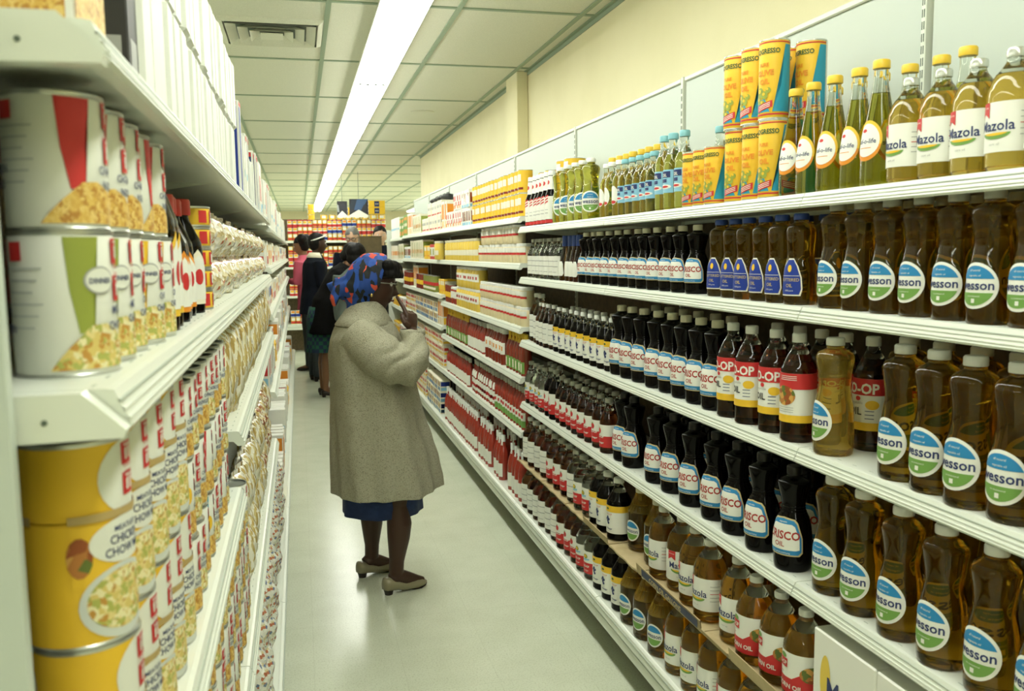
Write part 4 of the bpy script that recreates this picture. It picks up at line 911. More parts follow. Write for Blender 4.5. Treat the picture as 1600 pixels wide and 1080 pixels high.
def tin(name, desc, r, h, body, bands):
    m = MB(); m.lathe([(r, .003), (r, h - .003)], body, 14); m.lathe([(r * 1.02, 0), (r * 1.02, .003)], 'cap_tin', 14); m.lathe([(r * 1.02, h - .003), (r * 1.02, h)], 'cap_tin', 14)
    for a, b_, mt, hw in bands: art(m, rect(-r * hw, r * hw, a * h, b_ * h), mt, lambda z: r, .0008, step=.012)
    return Proto(name, 'can', desc, [('can', m.mesh(name))])
mat('mayo', (.78, .68, .42), .3); mat('mustard', (.80, .58, .10), .3); mat('ketchup', (.32, .035, .02), .15, coat=.5); mat('bbq', (.22, .03, .015), .15, coat=.5); mat('pickle', (.22, .26, .05), .2, coat=.5)
mayo = jar('mayonnaise_jar', 'cream jar with red lid and label', .040, .150, 'mayo', 'cap_red', [(.50, .78, 'white_paper', 1.2), (.38, .48, 'red_ink', 1.3)])
mayo2 = jar('mayonnaise_jar', 'small cream jar, red label', .036, .096, 'mayo', 'cap_white', [(.55, .80, 'white_paper', 1.2), (.42, .53, 'red_ink', 1.2)])
must = jar('mustard_jar', 'yellow jar with white lid', .040, .135, 'mustard', 'cap_white', [(.35, .70, 'white_paper', .9), (.45, .58, 'red_ink', .5)])
yellowj = jar('sauce_jar', 'amber yellow jar with pale label', .036, .14, 'mustard', 'cap_cream', [(.25, .5, 'cream_paper', 1.1)])
redj = jar('sauce_jar', 'dark red jar with white label', .034, .12, 'ketchup', 'cap_white', [(.35, .75, 'white_paper', 1.0)])
pickj = jar('pickle_jar', 'dark green pickle jar', .036, .15, 'pickle', 'cap_yellow', [(.25, .5, 'red_ink', .8)])
ket_w = sbottle('ketchup_bottle', 'ketchup bottle with white cap', .029, .245, 'ketchup', 'cap_white', [(.08, .38, 'white_paper', 1.1), (.78, .86, 'white_paper', .5)])
ket_g = sbottle('ketchup_bottle', 'ketchup bottle, green and white label', .028, .205, 'ketchup', 'cap_grey', [(.06, .22, 'green_ink', 1.1), (.22, .42, 'white_paper', 1.1), (.28, .36, 'red_ink', .6)])
ket_r = sbottle('ketchup_bottle', 'ketchup bottle, red and white label', .028, .200, 'ketchup', 'cap_grey', [(.10, .45, 'white_paper', 1.2), (.2, .3, 'red_ink', 1.2), (.5, .7, 'white_paper', .7)])
ket_p = sbottle('ketchup_bottle', 'ketchup bottle with pale label', .027, .185, 'ketchup', 'cap_grey', [(.06, .42, 'white_paper', 1.2)])
bbq_y = sbottle('sauce_bottle', 'dark red sauce bottle, yellow neck', .029, .205, 'bbq', 'cap_yellow', [(.06, .34, 'green_ink', 1.0), (.10, .30, 'cream_paper', .4), (.75, .9, 'yellow_ink', .8)])
bbq_w = sbottle('sauce_bottle', 'dark red bottle with white label', .030, .195, 'bbq', 'cap_white', [(.30, .62, 'white_paper', 1.2), (.40, .52, 'orange_ink', .7)], .5)
ybox = CT('yellow_carton', 'carton', 'yellow carton, white top stripe', .075, .112, .10, 'yellow_ink', [(.05, .95, .62, .88, 'cream_paper'), (.1, .8, .2, .3, 'orange_ink')])
ytall = tin('yellow_tin', 'yellow tin with cream label', .037, .112, 'yellow_ink', [(.50, .80, 'cream_paper', .7), (.15, .25, 'bbq', 1.0)])
redcart = CT('food_box', 'box', 'white box with red marks', .07, .112, .10, 'white_paper', [(.1, .5, .55, .85, 'red_ink'), (.5, .9, .25, .5, 'red_ink'), (.1, .5, .1, .3, 'orange_ink')])
brownj = CT('food_box', 'box', 'box, dark red and blue bands', .06, .112, .10, 'white_paper', [(.1, .9, .25, .80, 'bbq'), (.1, .9, .02, .18, 'skyblue_ink')])
beigebox = CT('cream_food_box', 'box', 'tall cream box with green print', .07, .165, .10, 'cream_paper', [(.1, .35, .1, .9, 'olive_ink'), (.5, .9, .3, .5, 'orange_ink')])  # generic food boxes, not known to hold pasta
beigebox2 = CT('cream_food_box', 'box', 'cream box with grey print', .078, .112, .10, 'cream_paper', [(.2, .8, .5, .7, 'grey_ink'), (.1, .9, .1, .2, 'red_ink')])
orangebox = CT('tall_food_box', 'box', 'tall orange and white box', .06, .20, .10, 'white_paper', [(.1, .9, .35, .9, 'orange_ink'), (.3, .7, .05, .3, 'yellow_ink')])  # generic food boxes again, nothing marks them as cereal
greenbox = CT('tall_food_box', 'box', 'green and orange striped box', .06, .20, .10, 'green_ink', [(.1, .9, .1, .3, 'orange_ink'), (.1, .9, .45, .6, 'cream_paper'), (.1, .9, .75, .9, 'orange_ink')])
redcase = CT('food_box', 'box', 'large red and white case', .16, .12, .12, 'white_paper', [(.0, 1, .8, 1., 'red_ink'), (.0, 1, .0, .2, 'red_ink'), (.05, .35, .3, .7, 'olive_ink')])
blkbag = Proto('dark_bag', 'bag', 'crumpled dark bag', [('bag', bagmesh(.16, .055, .11, 'black_ink', 3, .6, 'dark_bag'))])
pkt_b = CT('seasoning_packet', 'packet', 'small packet with blue print', .06, .085, .08, 'cream_paper', [(.1, .5, .5, .9, 'yellow_ink'), (.5, .9, .5, .9, 'royal_ink'), (.1, .5, .1, .4, 'royal_ink'), (.5, .9, .1, .4, 'skyblue_ink')])
pkt_r = CT('seasoning_packet', 'packet', 'small packet with red print', .06, .085, .08, 'cream_paper', [(.1, .9, .55, .8, 'red_ink'), (.1, .9, .2, .4, 'yellow_ink')])
ytin = tin('yellow_can', 'yellow can with pale label', .050, .075, 'yellow_ink', [(.3, .8, 'white_paper', .6)])
redtin = tin('food_can', 'red and gold food can', .034, .10, 'white_paper', [(.0, .35, 'red_ink', 3.1), (.5, .8, 'yellow_ink', .8), (.85, 1., 'red_ink', 3.1)])
goldtin = tin('food_can', 'gold and red food can', .034, .10, 'yellow_ink', [(.1, .4, 'red_ink', 1.2), (.5, .9, 'white_paper', .8)])
bluetin = tin('food_can', 'blue and white food can', .034, .10, 'white_paper', [(.1, .5, 'royal_ink', 3.1), (.6, .9, 'orange_ink', .8)])
hardtin = tin('spice_tin', 'dark red tin with gold band', .030, .13, 'bbq', [(.3, .6, 'yellow_ink', 3.1)])
greentin = tin('spice_tin', 'olive tin with red band', .030, .13, 'pickle', [(.4, .6, 'red_ink', 3.1), (.15, .3, 'cream_paper', 1.)])
def fill(seq, X, z, where, group, left=False, tiers=1, th=0.):
    """seq: list of (proto, y_from, y_to, step) — counted from left to right per kind"""
    for tier in range(tiers):
        cnt = {}
        for p, a, b_, st in seq:
            for y in span(a, b_, st):
                i = cnt.get(p.desc, 0); cnt[p.desc] = i + 1
                w = where if tiers == 1 else '%s, %s tier' % (where, ('lower', 'upper', 'third', 'fourth')[tier])
                p.place((X + random.uniform(-.004, .004), y, z + tier * th), (PI if left else .02) + random.uniform(-.03, .03), '%s, %s from %s, %s' % (p.desc, nth(i), 'near end' if left else 'near end', w), group)
MID = 'middle right'; FAR = 'far right'
B1, B2, B3, B4, B5 = SB; XJ = XF + .046; XX = XF + .008
for t_ in (ytin,):
    for i, y in enumerate((4.30, 4.18, 3.98, 3.86)): t_.place((XF + .20, y, (B1 if y > 4.1 else T1) + .0), 0, 'yellow can with pale label, bottom of pile, %s from left' % nth(i), 'piled yellow cans behind the top shelf bottles')
    for k in (1, 2, 3):
        for i, y in enumerate((4.30, 4.18, 3.98, 3.86)):
            if k == 3 and y > 4.1: continue
            t_.place((XF + .20, y, (B1 if y > 4.1 else T1) + .0751 * k), 0, 'yellow can with pale label, %s pile from left, %s layer up' % (nth(i), nth(k)), 'piled yellow cans behind the top shelf bottles')
fill([(ytall, 4.16, 5.35, .077)], XJ, B1, MID + ', top shelf', 'cartons on the top shelf, middle section', tiers=2, th=.1125)
fill([(brownj, 5.44, 5.66, .066), (redcart, 5.74, 6.0, .075)], XX, B1, MID + ', top shelf', 'cartons on the top shelf, middle section', tiers=2, th=.1125)
fill([(redcart, 6.1, 6.25, .075), (orangebox, 6.34, 6.48, .066)], XX, B1, MID + ', top shelf end', 'cartons on the top shelf, middle section')
m2 = mayo2
fill([(mayo2, 4.16, 5.20, .076), (yellowj, 5.30, 6.44, .078)], XJ, B2, MID + ', second shelf', 'jars on the second shelf, middle section', tiers=1)
for tier, hz in ((1, .0965),):
    fill([(mayo2, 4.30, 5.06, .076)], XJ, B2 + hz, MID + ', upper tier, second shelf', 'jars on the second shelf, middle section')
fill([(mayo2, 4.15, 5.15, .076)], XJ, B3, MID + ', third shelf', 'jars on the third shelf, middle section', tiers=2, th=.0965)
fill([(must, 5.26, 5.95, .083)], XJ, B3, MID + ', third shelf', 'jars on the third shelf, middle section', tiers=2, th=.1355)
fill([(redj, 6.05, 6.20, .072), (hardtin, 6.28, 6.48, .063)], XJ, B3, MID + ', third shelf', 'jars on the third shelf, middle section')
fill([(bbq_y, 4.15, 4.52, .064), (bbq_w, 4.60, 5.05, .065), (ket_p, 5.13, 5.55, .060), (bbq_y, 5.64, 6.45, .064)], XJ - .006, B4, MID + ', fourth shelf', 'sauce bottles on the fourth shelf, middle section')
fill([(ket_g, 4.15, 4.75, .060), (ket_r, 4.83, 5.50, .061), (ket_p, 5.60, 6.45, .060)], XJ - .008, B5, MID + ', fifth shelf', 'ketchup bottles on the fifth shelf, middle section')
fill([(ket_g, 4.18, 4.78, .060), (ket_r, 4.86, 5.53, .061)], XJ + .055, B5, MID + ', fifth shelf, back row', 'ketchup bottles on the fifth shelf, middle section')
fill([(ket_w, 4.13, 4.37, .075), (ket_w, 4.56, 4.72, .068), (ket_w, 4.86, 5.13, .065), (ket_w, 5.28, 6.42, .064)], XF + .012, .205, MID + ', bottom shelf', 'ketchup bottles on the bottom shelf')
fill([(ket_w, 4.58, 4.72, .068), (ket_w, 4.88, 5.13, .065), (ket_w, 5.30, 6.42, .064)], XF + .080, .205, MID + ', bottom shelf, back row', 'ketchup bottles on the bottom shelf')
# far right sections
C1, C2, C3, C4, C5 = SCC
fill([(beigebox2, 6.60, 7.6, .086), (beigebox, 7.7, 8.2, .078), (orangebox, 8.28, 8.6, .068), (greenbox, 8.68, 8.95, .068)], XX, C1, FAR + ', top shelf', 'boxes on the far top shelf')
fill([(beigebox2, 6.62, 7.3, .086)], XX + .01, C1 + .1125, FAR + ', piled on top shelf', 'boxes on the far top shelf')
for i, y in enumerate((6.75, 6.93, 7.11, 7.3)): blkbag.place((XX + .09, y, C1 + .2255), 0, 'crumpled dark bag on boxes, far top shelf, %s from near end' % nth(i), 'dark bags on the far boxes')
fill([(yellowj, 6.60, 6.75, .078), (redcase, 6.88, 7.05, .17), (ybox, 7.2, 7.5, .08), (beigebox, 7.6, 8.4, .078), (brownj, 8.48, 8.9, .068)], XX, C2, FAR + ', second shelf', 'goods on the far second shelf')
fill([(ybox, 6.62, 6.85, .08), (greentin, 6.96, 7.55, .064), (hardtin, 7.63, 8.0, .064), (orangebox, 8.1, 8.4, .068), (hardtin, 8.5, 8.9, .064)], XX + .02, C3, FAR + ', third shelf', 'goods on the far third shelf')
fill([(orangebox, 6.60, 6.75, .066)], XX, C4, FAR + ', fourth shelf', 'goods on the far fourth shelf')
fill([(pkt_b, 6.86, 8.1, .064), (pkt_r, 8.2, 8.9, .064)], XX, C4, FAR + ', fourth shelf', 'goods on the far fourth shelf', tiers=2, th=.0855)
fill([(pkt_r, 6.60, 7.5, .064), (pkt_b, 7.6, 8.9, .064)], XX, C5, FAR + ', fifth shelf', 'goods on the far fifth shelf', tiers=3, th=.0855)
fill([(pkt_b, 6.60, 7.3, .064), (pkt_r, 7.4, 8.1, .064), (pkt_b, 8.2, 8.9, .064)], XX - .03, .205, FAR + ', bottom shelf', 'goods on the far bottom shelf', tiers=3, th=.0855)
lowbox0 = CT('food_box', 'box', 'cream box with orange band', .085, .15, .11, 'cream_paper', [(.1, .9, .3, .6, 'orange_ink')])
D1, D2, D3, D4, D5 = SD; END = 'last right section'
fill([(greenbox, 9.02, 9.3, .068), (whitebox, 9.4, 10.15, .09)], XX, D1, END + ', top shelf', 'goods on the last shelves')
fill([(beigebox, 9.04, 9.5, .078), (lowbox0, 9.6, 10.15, .09)], XX, D2 - .03 + .03, END + ', second shelf', 'goods on the last shelves')
for z, n in ((D3, 'third'), (D4, 'fourth'), (D5, 'fifth'), (.205, 'bottom')): fill([(redcart, 9.04, 9.5, .075), (ybox, 9.6, 10.15, .08)], XX, z, END + ', %s shelf' % n, 'goods on the last shelves')
# far left sections
Lx = -.160
lowbox = CT('food_box', 'box', 'low white and red box', .085, .13, .11, 'white_paper', [(.05, .95, .1, .4, 'red_ink'), (.2, .7, .55, .85, 'yellow_ink')])
lowblue = CT('food_box', 'box', 'low white and blue box', .085, .125, .11, 'white_paper', [(.05, .95, .5, .9, 'royal_ink'), (.2, .7, .15, .35, 'red_ink')])
lowgreen = CT('food_box', 'box', 'low cream box with orange print', .085, .12, .11, 'cream_paper', [(.1, .9, .3, .7, 'orange_ink')])
mixlow = [lowbox, lowblue, lowgreen]
kinds = [whitebox, redbox, bluebox2, beigebox2, ybox, redcart, orangebox, brownj]
for si, z in enumerate(SLF + [.205]):
    top = ([9.] + SLF + [.205])[si]; gap = 9. if si == 0 else SLF[si - 1] - z if si < 4 else .575; gap -= .07
    y = 4.42; cnt = {}; j = 0
    while y < 11.5:
        if si == 0: p = [whitebox, redbox, bluebox2, whitebox, sugar][(j // 4) % 5]
        elif gap < .20: p = [ybox, redcart, brownj, beigebox2][(j // 5) % 4]
        else: p = kinds[(j // 4 + si * 3) % 8]
        if p in (bluebox2, redbox) and gap < .26: p = whitebox if gap > .225 else ybox
        if p in (whitebox, orangebox) and gap < .222: p = redcart
        if p is beigebox2 and gap < .172: p = ybox
        if gap < .162: p = mixlow[(j // 4) % 3]
        x = Lx + random.uniform(-.006, .006) + (.03 if si == 4 else 0); i = cnt.get(p.desc, 0); cnt[p.desc] = i + 1
        p.place((x, y, z), PI + random.uniform(-.05, .05), '%s, %s from camera side, far left, %s shelf' % (p.desc, nth(i), ('top', 'second', 'third', 'fourth', 'bottom')[si]), 'cartons of the far left sections')
        y += .094; j += 1
# ================================================================== island of tins at the end of the aisle
IY = 13.1
ist = [1.63, 1.25, .83]
def iplace(p, x, z, lab): p.place((x, IY + .05, z), PI / 2 + random.uniform(-.05, .05), lab, 'tins on the shelves at the end of the aisle')
for bx_ in range(2):
    x1 = 1.30 - bx_ * 1.22
    for i, t_ in enumerate(ist): tag(link('shelf', shelf_mesh(.33, 1.22), None, (x1, IY, t_), PI / 2), 'white shelf of tins at aisle end, %s from top, %s part' % (nth(i), ('right', 'left')[bx_]), 'shelf', 'white shelves at the end of the aisle')
    tag(link('base_deck', deck_mesh(.36, 1.22), None, (x1, IY - .03, .42), PI / 2), 'white bottom shelf at aisle end, %s part' % ('right', 'left')[bx_], 'shelf', 'white shelves at the end of the aisle')
    o = empty('shelving_back', 'dark shelving frame holding tins at aisle end, %s part' % ('right', 'left')[bx_], 'shelving', (x1, IY, 0), PI / 2)
    m = MB(); m.box(.335, .355, 0.01, 1.21, .0, 1.95, 'shaded_hardboard'); link('back_panel', m.mesh('back_panel'), o)
    for e in (.02, 1.17): m = MB(); m.bevbox(.10, .14, e, e + .03, 0.0, .33, 'kick_dark'); link('leg', m.mesh('leg'), o)
for q_ in (goldtin, redtin, bluetin): q_.name = 'tin_can'
ip = [goldtin, redtin, redtin, goldtin, bluetin, redtin]
for si, z in enumerate(ist + [.42]):
    for tier in range(3):
        if tier == 2 and si > 1: continue
        for j in range(20):
            x = 1.24 - j * .071
            p = ip[(j // 3 + tier + si) % 6]
            iplace(p, x, z + .1003 * tier, '%s at aisle end, %s from right, %s layer, %s shelf' % (p.desc, nth(j), nth(tier), nth(si)))
for j in range(8):
    x = 1.22 - j * .12
    p = ytin; p.place((x, IY + .07, 1.63 + .301), PI / 2, 'yellow can on top of the tins at aisle end, %s from right' % nth(j), 'yellow cans on top of the end shelves')
for k in range(3): ytin.place((.20, IY + .06, 1.63 + .301 + .0752 * k), 0, 'yellow can in the pile topping the end shelves, %s up' % nth(k), 'yellow cans on top of the end shelves')
# hanging posters, yellow blue crates, brown display carton
voro('poster_print', [(.02, .03, .05), (.02, .02, .025), (.05, .10, .22), (.03, .03, .04), (.30, .33, .32), (.02, .04, .08)], 9, .5, bump=0)
def poster(x0, x1, z0, z1, y, lab, skew):
    m = MB(); m.box(x0, x1, y, y + .01, z0, z1, 'poster_print'); m.add([(x0, y - .001, z0), (x1, y - .001, z0), (x1, y - .001, z0 + (z1 - z0) * .12), ((x0 + x1) / 2 + skew, y - .001, z0 + (z1 - z0) * .42), (x0, y - .001, z0 + (z1 - z0) * .12)], [(0, 1, 2, 3, 4)], 'white_paper')
    m.tube([((x0 + x1) / 2, y + .005, z1 - .01), ((x0 + x1) / 2, y + .005, CZ - .001)], .003, 'slot_dark', 6)
    tag(link('hanging_poster', m.mesh('hanging_poster')), lab, 'poster', 'dark posters hanging above the end shelves')
poster(.72, .98, 1.945, 2.20, 12.6, 'larger dark blue hanging poster above the end shelves, right one', .0)
poster(.55, .69, 1.94, 2.17, 12.6, 'smaller dark hanging poster above the end shelves, left one', .0)
crate = CT('produce_crate', 'crate', 'yellow and blue carton', .24, .10, .2, 'yellow_ink', [(.35, .65, .1, .9, 'navy_ink'), (.4, .6, .4, .6, 'white_paper')])
for i, (x, z) in enumerate(((1.15, 2.01), (1.15, 2.111), (.85, 2.01))): crate.place((x, IY + .03, z - (.0 if x < 1.3 else 0)), PI / 2, 'yellow and blue carton on the end shelves, %s one' % ('lower right', 'upper', 'left')[i], 'yellow and blue cartons')
noisy('brown_board', (.10, .075, .035), (.13, .095, .045), 10, .8)
m = MB(); m.bevbox(.72, .975, 10.6, 10.95, 0, 1.635, 'brown_board', .004); m.bevbox(.715, .98, 10.595, 10.955, 1.635, 1.645, 'brown_board', .002)
tag(link('display_cabinet', m.mesh('display_cabinet')), 'tall plain dark brown cabinet beyond the right shelves', 'cabinet')
m = MB(); m.bevbox(1.0, 1.325, 10.215, 10.235, 0, 1.70, 'shelf_white', .002)
tag(link('end_panel', m.mesh('end_panel')), 'white end panel closing the far end of right shelves', 'panel')
# ================================================================== people
mat('skin_dark', (.050, .023, .013), .45, spec=.4); mat('skin_leg', (.075, .038, .02), .38, spec=.5); mat('skin_brown', (.20, .095, .045), .45); mat('skin_light', (.52, .33, .22), .5)
mat('hair_black', (.005, .0045, .004), .6, spec=.2); mat('hair_grey', (.12, .12, .11), .6); mat('eye_white', (.7, .68, .62), .2); mat('eye_dark', (.01, .008, .006), .1); mat('lip_dark', (.10, .03, .02), .4)
noisy('tweed', (.31, .30, .215), (.40, .385, .285), 220, .9, detail=6, lo=.3, hi=.7, bump=.35, bscale=260)
t, N, L, b = nodes_of('tweed')
tc = N.new('ShaderNodeTexCoord'); vo = N.new('ShaderNodeTexVoronoi'); vo.inputs['Scale'].default_value = 330; sp = N.new('ShaderNodeSeparateColor'); cr = N.new('ShaderNodeValToRGB'); cr.color_ramp.interpolation = 'CONSTANT'
cr.color_ramp.elements[0].color = (1, 1, 1, 1); cr.color_ramp.elements[1].color = (.42, .40, .38, 1); cr.color_ramp.elements[1].position = .86
mx = N.new('ShaderNodeMix'); mx.data_type = 'RGBA'; mx.blend_type = 'MULTIPLY'; mx.inputs[0].default_value = .55; old = b.inputs['Base Color'].links[0].from_socket
L.new(tc.outputs['Object'], vo.inputs['Vector']); L.new(vo.outputs['Color'], sp.inputs['Color']); L.new(sp.outputs['Red'], cr.inputs['Fac']); L.new(old, mx.inputs[6]); L.new(cr.outputs['Color'], mx.inputs[7]); L.new(mx.outputs[2], b.inputs['Base Color'])
noisy('navy_cloth', (.008, .022, .085), (.012, .03, .11), 40, .8); mat('black_cloth', (.005, .005, .005), .9, spec=.1); mat('suit_navy', (.006, .008, .014), .85, spec=.15); mat('pink_knit', (.55, .10, .16), .85)
mat('trouser_grey', (.035, .045, .05), .8); mat('greygreen_cloth', (.10, .13, .11), .85); mat('shoe_taupe', (.25, .225, .135), .38, coat=.25); mat('shoe_dark', (.02, .014, .010), .4); mat('gold_metal', (.7, .5, .18), .25, metal=1.)
voro('scarf_print', [(.010, .045, .22), (.014, .065, .30), (.50, .055, .03), (.010, .045, .22), (.005, .007, .007), (.014, .065, .30), (.010, .045, .22), (.005, .007, .007), (.52, .07, .035)], 30, .75, stretch=(1.5, 1.5, .62), bump=0, warp=.022)
mat('plaid', (.012, .07, .05), .85); t, N, L, b = nodes_of('plaid'); tc = N.new('ShaderNodeTexCoord'); bt = N.new('ShaderNodeTexChecker'); bt.inputs['Scale'].default_value = 26; bt.inputs['Color1'].default_value = (.010, .075, .045, 1); bt.inputs['Color2'].default_value = (.008, .02, .05, 1)
L.new(tc.outputs['Object'], bt.inputs['Vector']); L.new(bt.outputs['Color'], b.inputs['Base Color'])

TMP = bpy.data.scenes.new('remeshing')
def remesh(mb, mt, vox, sm=2, wrinkle=0., wscale=14., name='body'):
    me = mb.mesh('raw'); ob = bpy.data.objects.new('raw', me); TMP.collection.objects.link(ob)
    r = ob.modifiers.new('r', 'REMESH'); r.mode = 'VOXEL'; r.voxel_size = vox; r.use_smooth_shade = True
    if sm: q = ob.modifiers.new('s', 'SMOOTH'); q.factor = .5; q.iterations = sm
    TMP.view_layers[0].update(); dg = TMP.view_layers[0].depsgraph; new = bpy.data.meshes.new_from_object(ob.evaluated_get(dg)); new.name = name
    bpy.data.objects.remove(ob); bpy.data.meshes.remove(me)
    new.materials.clear(); new.materials.append(MATS[mt])
    for p in new.polygons: p.use_smooth = True
    if wrinkle:
        dat = [(v.co.copy(), v.normal.copy()) for v in new.vertices]
        for v, (c, n) in zip(new.vertices, dat):
            k = noise.noise(Vector((c.x * wscale, c.y * wscale, c.z * wscale * .45))) + .5 * noise.noise(Vector((c.x * wscale * 2.3, c.y * wscale * 2.3, c.z * wscale * 1.4 + 7)))
            v.co = c + n * k * wrinkle
    new.update(); return new
def rotz(a): return Matrix.Rotation(a, 3, 'Z')
def head(mb, c, R, s=1., mt='skin_dark'):
    """a head with a face turned to +x of R; chin .12 below the centre"""
    n, k = 56, 44; rings = []
    for i in range(1, k):
        t_ = PI * i / k; ring = []
        for j in range(n):
            a = 2 * PI * j / n; d = Vector((math.sin(t_) * math.cos(a), math.sin(t_) * math.sin(a), -math.cos(t_)))
            p = Vector((d.x * (.098 if d.x < 0 else .092), d.y * .074, d.z * .118))
            if d.z < 0:
                q = -d.z; p.y *= 1 - .28 * q * q
                if d.x < 0: p.x *= 1 - .35 * q
            f = max(0, d.x)
            g = lambda y, z, sy, sz: math.exp(-((p.y - y) / sy) ** 2 - ((p.z - z) / sz) ** 2)
            p_y, p_z = p.y, p.z
            if d.x > .1:
                nose = math.exp(-(p_y / .011) ** 2) * (max(0, min(1, (.022 - p_z) / .050)) if p_z > -.030 else max(0, 1 - (-.030 - p_z) / .010))
                p.x += .024 * nose + .008 * g(0, -.026, .018, .009)
                p.x += .006 * g(0, .034, .045, .012) - .011 * (g(.031, .014, .016, .012) + g(-.031, .014, .016, .012))
                p.x += .009 * (g(0, -.050, .022, .005) + g(0, -.061, .019, .006)) - .004 * g(0, -.0555, .024, .0025)
                p.x += .010 * g(0, -.098, .024, .016) + .005 * (g(.045, -.015, .016, .018) + g(-.045, -.015, .016, .018))
            ring.append(tuple(R @ (p * s) + Vector(c)))
        rings.append(ring)
    mb.loft(rings, mt)
    for sg in (-1, 1):
        mb.ball(Vector(c) + R @ Vector((-.008, sg * .075, -.004)) * s, (.016 * s, .008 * s, .030 * s), mt, 12, 8, R)
def eyes(parent, c, R, s=1.):
    m = MB()
    for sg in (-1, 1):
        p = Vector(c) + R @ Vector((.0725, sg * .031, .013)) * s; m.ball(p, .0105 * s, 'eye_white', 14, 10); m.ball(p + R @ Vector((.0065, 0, 0)) * s, .0056 * s, 'eye_dark', 10, 8)
    link('eye', m.mesh('eye'), parent)
def folded(c, rx, ry, z, n=64, amp=0., k=(5, 9), ph=0., tilt=(0, 0)):
    out = []
    for j in range(n):
        a = 2 * PI * j / n; f = 1 + amp * (math.sin(k[0] * a + ph) + .6 * math.sin(k[1] * a + ph * 1.7))
        x, y = c[0] + rx * f * math.cos(a), c[1] + ry * f * math.sin(a); out.append((x, y, z + tilt[0] * x + tilt[1] * y))
    return out
def hand(mb, wrist, palm, kn, side, fingers, thumb, mt):
    """palm from wrist to the knuckles, five fingers of their own; fingers: list of joint lists"""
    w, k0, k1 = Vector(wrist), Vector(kn[0]), Vector(kn[1]); rings = []
    across = (k1 - k0).normalized(); up = ((k0 + k1) / 2 - w).normalized(); th = across.cross(up).normalized()
    for t_, wd, tk in ((0, .024, .019), (.25, .029, .018), (.6, .038, .017), (1., .041, .013), (1.12, .036, .009)):
        c = w + ((k0 + k1) / 2 - w) * t_; rings.append([tuple(c + across * wd * math.cos(2 * PI * i / 16) + th * tk * math.sin(2 * PI * i / 16)) for i in range(16)])
    mb.loft(rings, mt)
    for f in fingers: mb.tube(f, [.0098, .0092, .0084, .0070][:len(f)], mt, 10); mb.ball(f[-1], .0072, mt, 10, 6)
    mb.tube(thumb, [.013, .0115, .0098, .0080][:len(thumb)], mt, 10); mb.ball(thumb[-1], .0082, mt, 10, 6)

# ------------------------------------------------------------------ the woman in the tweed coat
W = empty('person', 'woman in beige tweed coat and blue red headscarf, hand raised to her chin', 'person', (.335, 3.74, 0), math.radians(-13.69))
Rh = rotz(math.radians(12)) @ Matrix.Rotation(math.radians(8), 3, 'Y')
HC = Vector((-.035, 0, 1.312))
m = MB(); head(m, HC, Rh)
m.tube([(-.075, 0, 1.12), (-.062, 0, 1.19), (-.045, 0, 1.26)], [.065, .052, .052], 'skin_dark', 20)
rg = [folded((-.06, 0), .05, .055, 1.18, 24), folded((-.07, 0), .09, .15, 1.12, 24), folded((-.065, 0), .11, .16, 1.0, 24), folded((-.045, 0), .10, .13, .88, 24), folded((-.03, 0), .12, .155, .76, 24), folded((-.02, 0), .10, .15, .66, 24)]
m.loft(rg, 'skin_dark')
m.tube([(-.01, -.085, .74), (.03, -.09, .55), (.060, -.098, .42), (.058, -.098, .38), (.066, -.103, .30), (.062, -.106, .24), (.052, -.110, .14), (.048, -.110, .085)], [.085, .066, .050, .047, .053, .048, .032, .031], 'skin_dark', 20)
m.tube([(-.05, .085, .74), (-.07, .09, .55), (-.085, .096, .42), (-.088, .098, .38), (-.086, .10, .30), (-.085, .10, .24), (-.088, .100, .14), (-.090, .100, .085)], [.085, .066, .050, .047, .053, .048, .032, .031], 'skin_dark', 20)
FN, FF = ((.006, -.139), math.radians(37)), ((-.140, .063), math.radians(40))
for (hx, hy), an in (FN, FF):
    d = Vector((math.cos(an), math.sin(an), 0)); o_ = Vector((hx, hy, 0))
    m.tube([o_ + d * .030 + Vector((0, 0, .060)), o_ + d * .055 + Vector((0, 0, .075)), o_ + d * .10 + Vector((0, 0, .052)), o_ + d * .15 + Vector((0, 0, .030)), o_ + d * .185 + Vector((0, 0, .022))], [.026, .033, .030, .024, .015], 'skin_dark', 16)
# arms: near (right) one raised, far one crossing under the elbow
m.tube([(-.07, -.145, 1.10), (.02, -.185, 1.04), (.125, -.195, .985), (.143, -.165, 1.03), (.142, -.115, 1.10), (.140, -.100, 1.125)], [.045, .043, .038, .036, .026, .025], 'skin_dark', 14)
m.tube([(-.07, .145, 1.10), (-.02, .19, .98), (.03, .17, .89), (.08, .05, .93), (.10, -.06, .95)], [.045, .043, .038, .030, .024], 'skin_dark', 14)
kn = [(.124, -.112, 1.192), (.150, -.060, 1.186)]
fs = [[(.121, -.112, 1.190), (.106, -.098, 1.222), (.088, -.072, 1.246), (.074, -.046, 1.262)]]
for i in range(3):
    x, y = .131 + .0085 * i, -.096 + .0175 * i; fs.append([(x, y, 1.188 - .002 * i), (x - .014, y + .003, 1.204 - .003 * i), (x - .032, y + .007, 1.194 - .003 * i), (x - .026, y + .009, 1.174 - .003 * i)])
hand(m, (.140, -.100, 1.128), None, kn, 1, fs, [(.130, -.122, 1.142), (.114, -.130, 1.160), (.104, -.122, 1.178), (.100, -.108, 1.190)], 'skin_dark')
kn2 = [(.118, -.130, .962), (.098, -.125, .905)]
hand(m, (.10, -.065, .95), None, kn2, 1, [[(.117 - .006 * i, -.130, .962 - .019 * i), (.122 - .006 * i, -.155, .966 - .019 * i), (.130 - .006 * i, -.175, .968 - .019 * i)] for i in range(4)], [(.108, -.080, .972), (.118, -.10, .992), (.128, -.12, 1.0)], 'skin_dark')
link('body', remesh(m, 'skin_dark', .0036, 1), W)
eyes(W, HC, Rh)
m = MB()
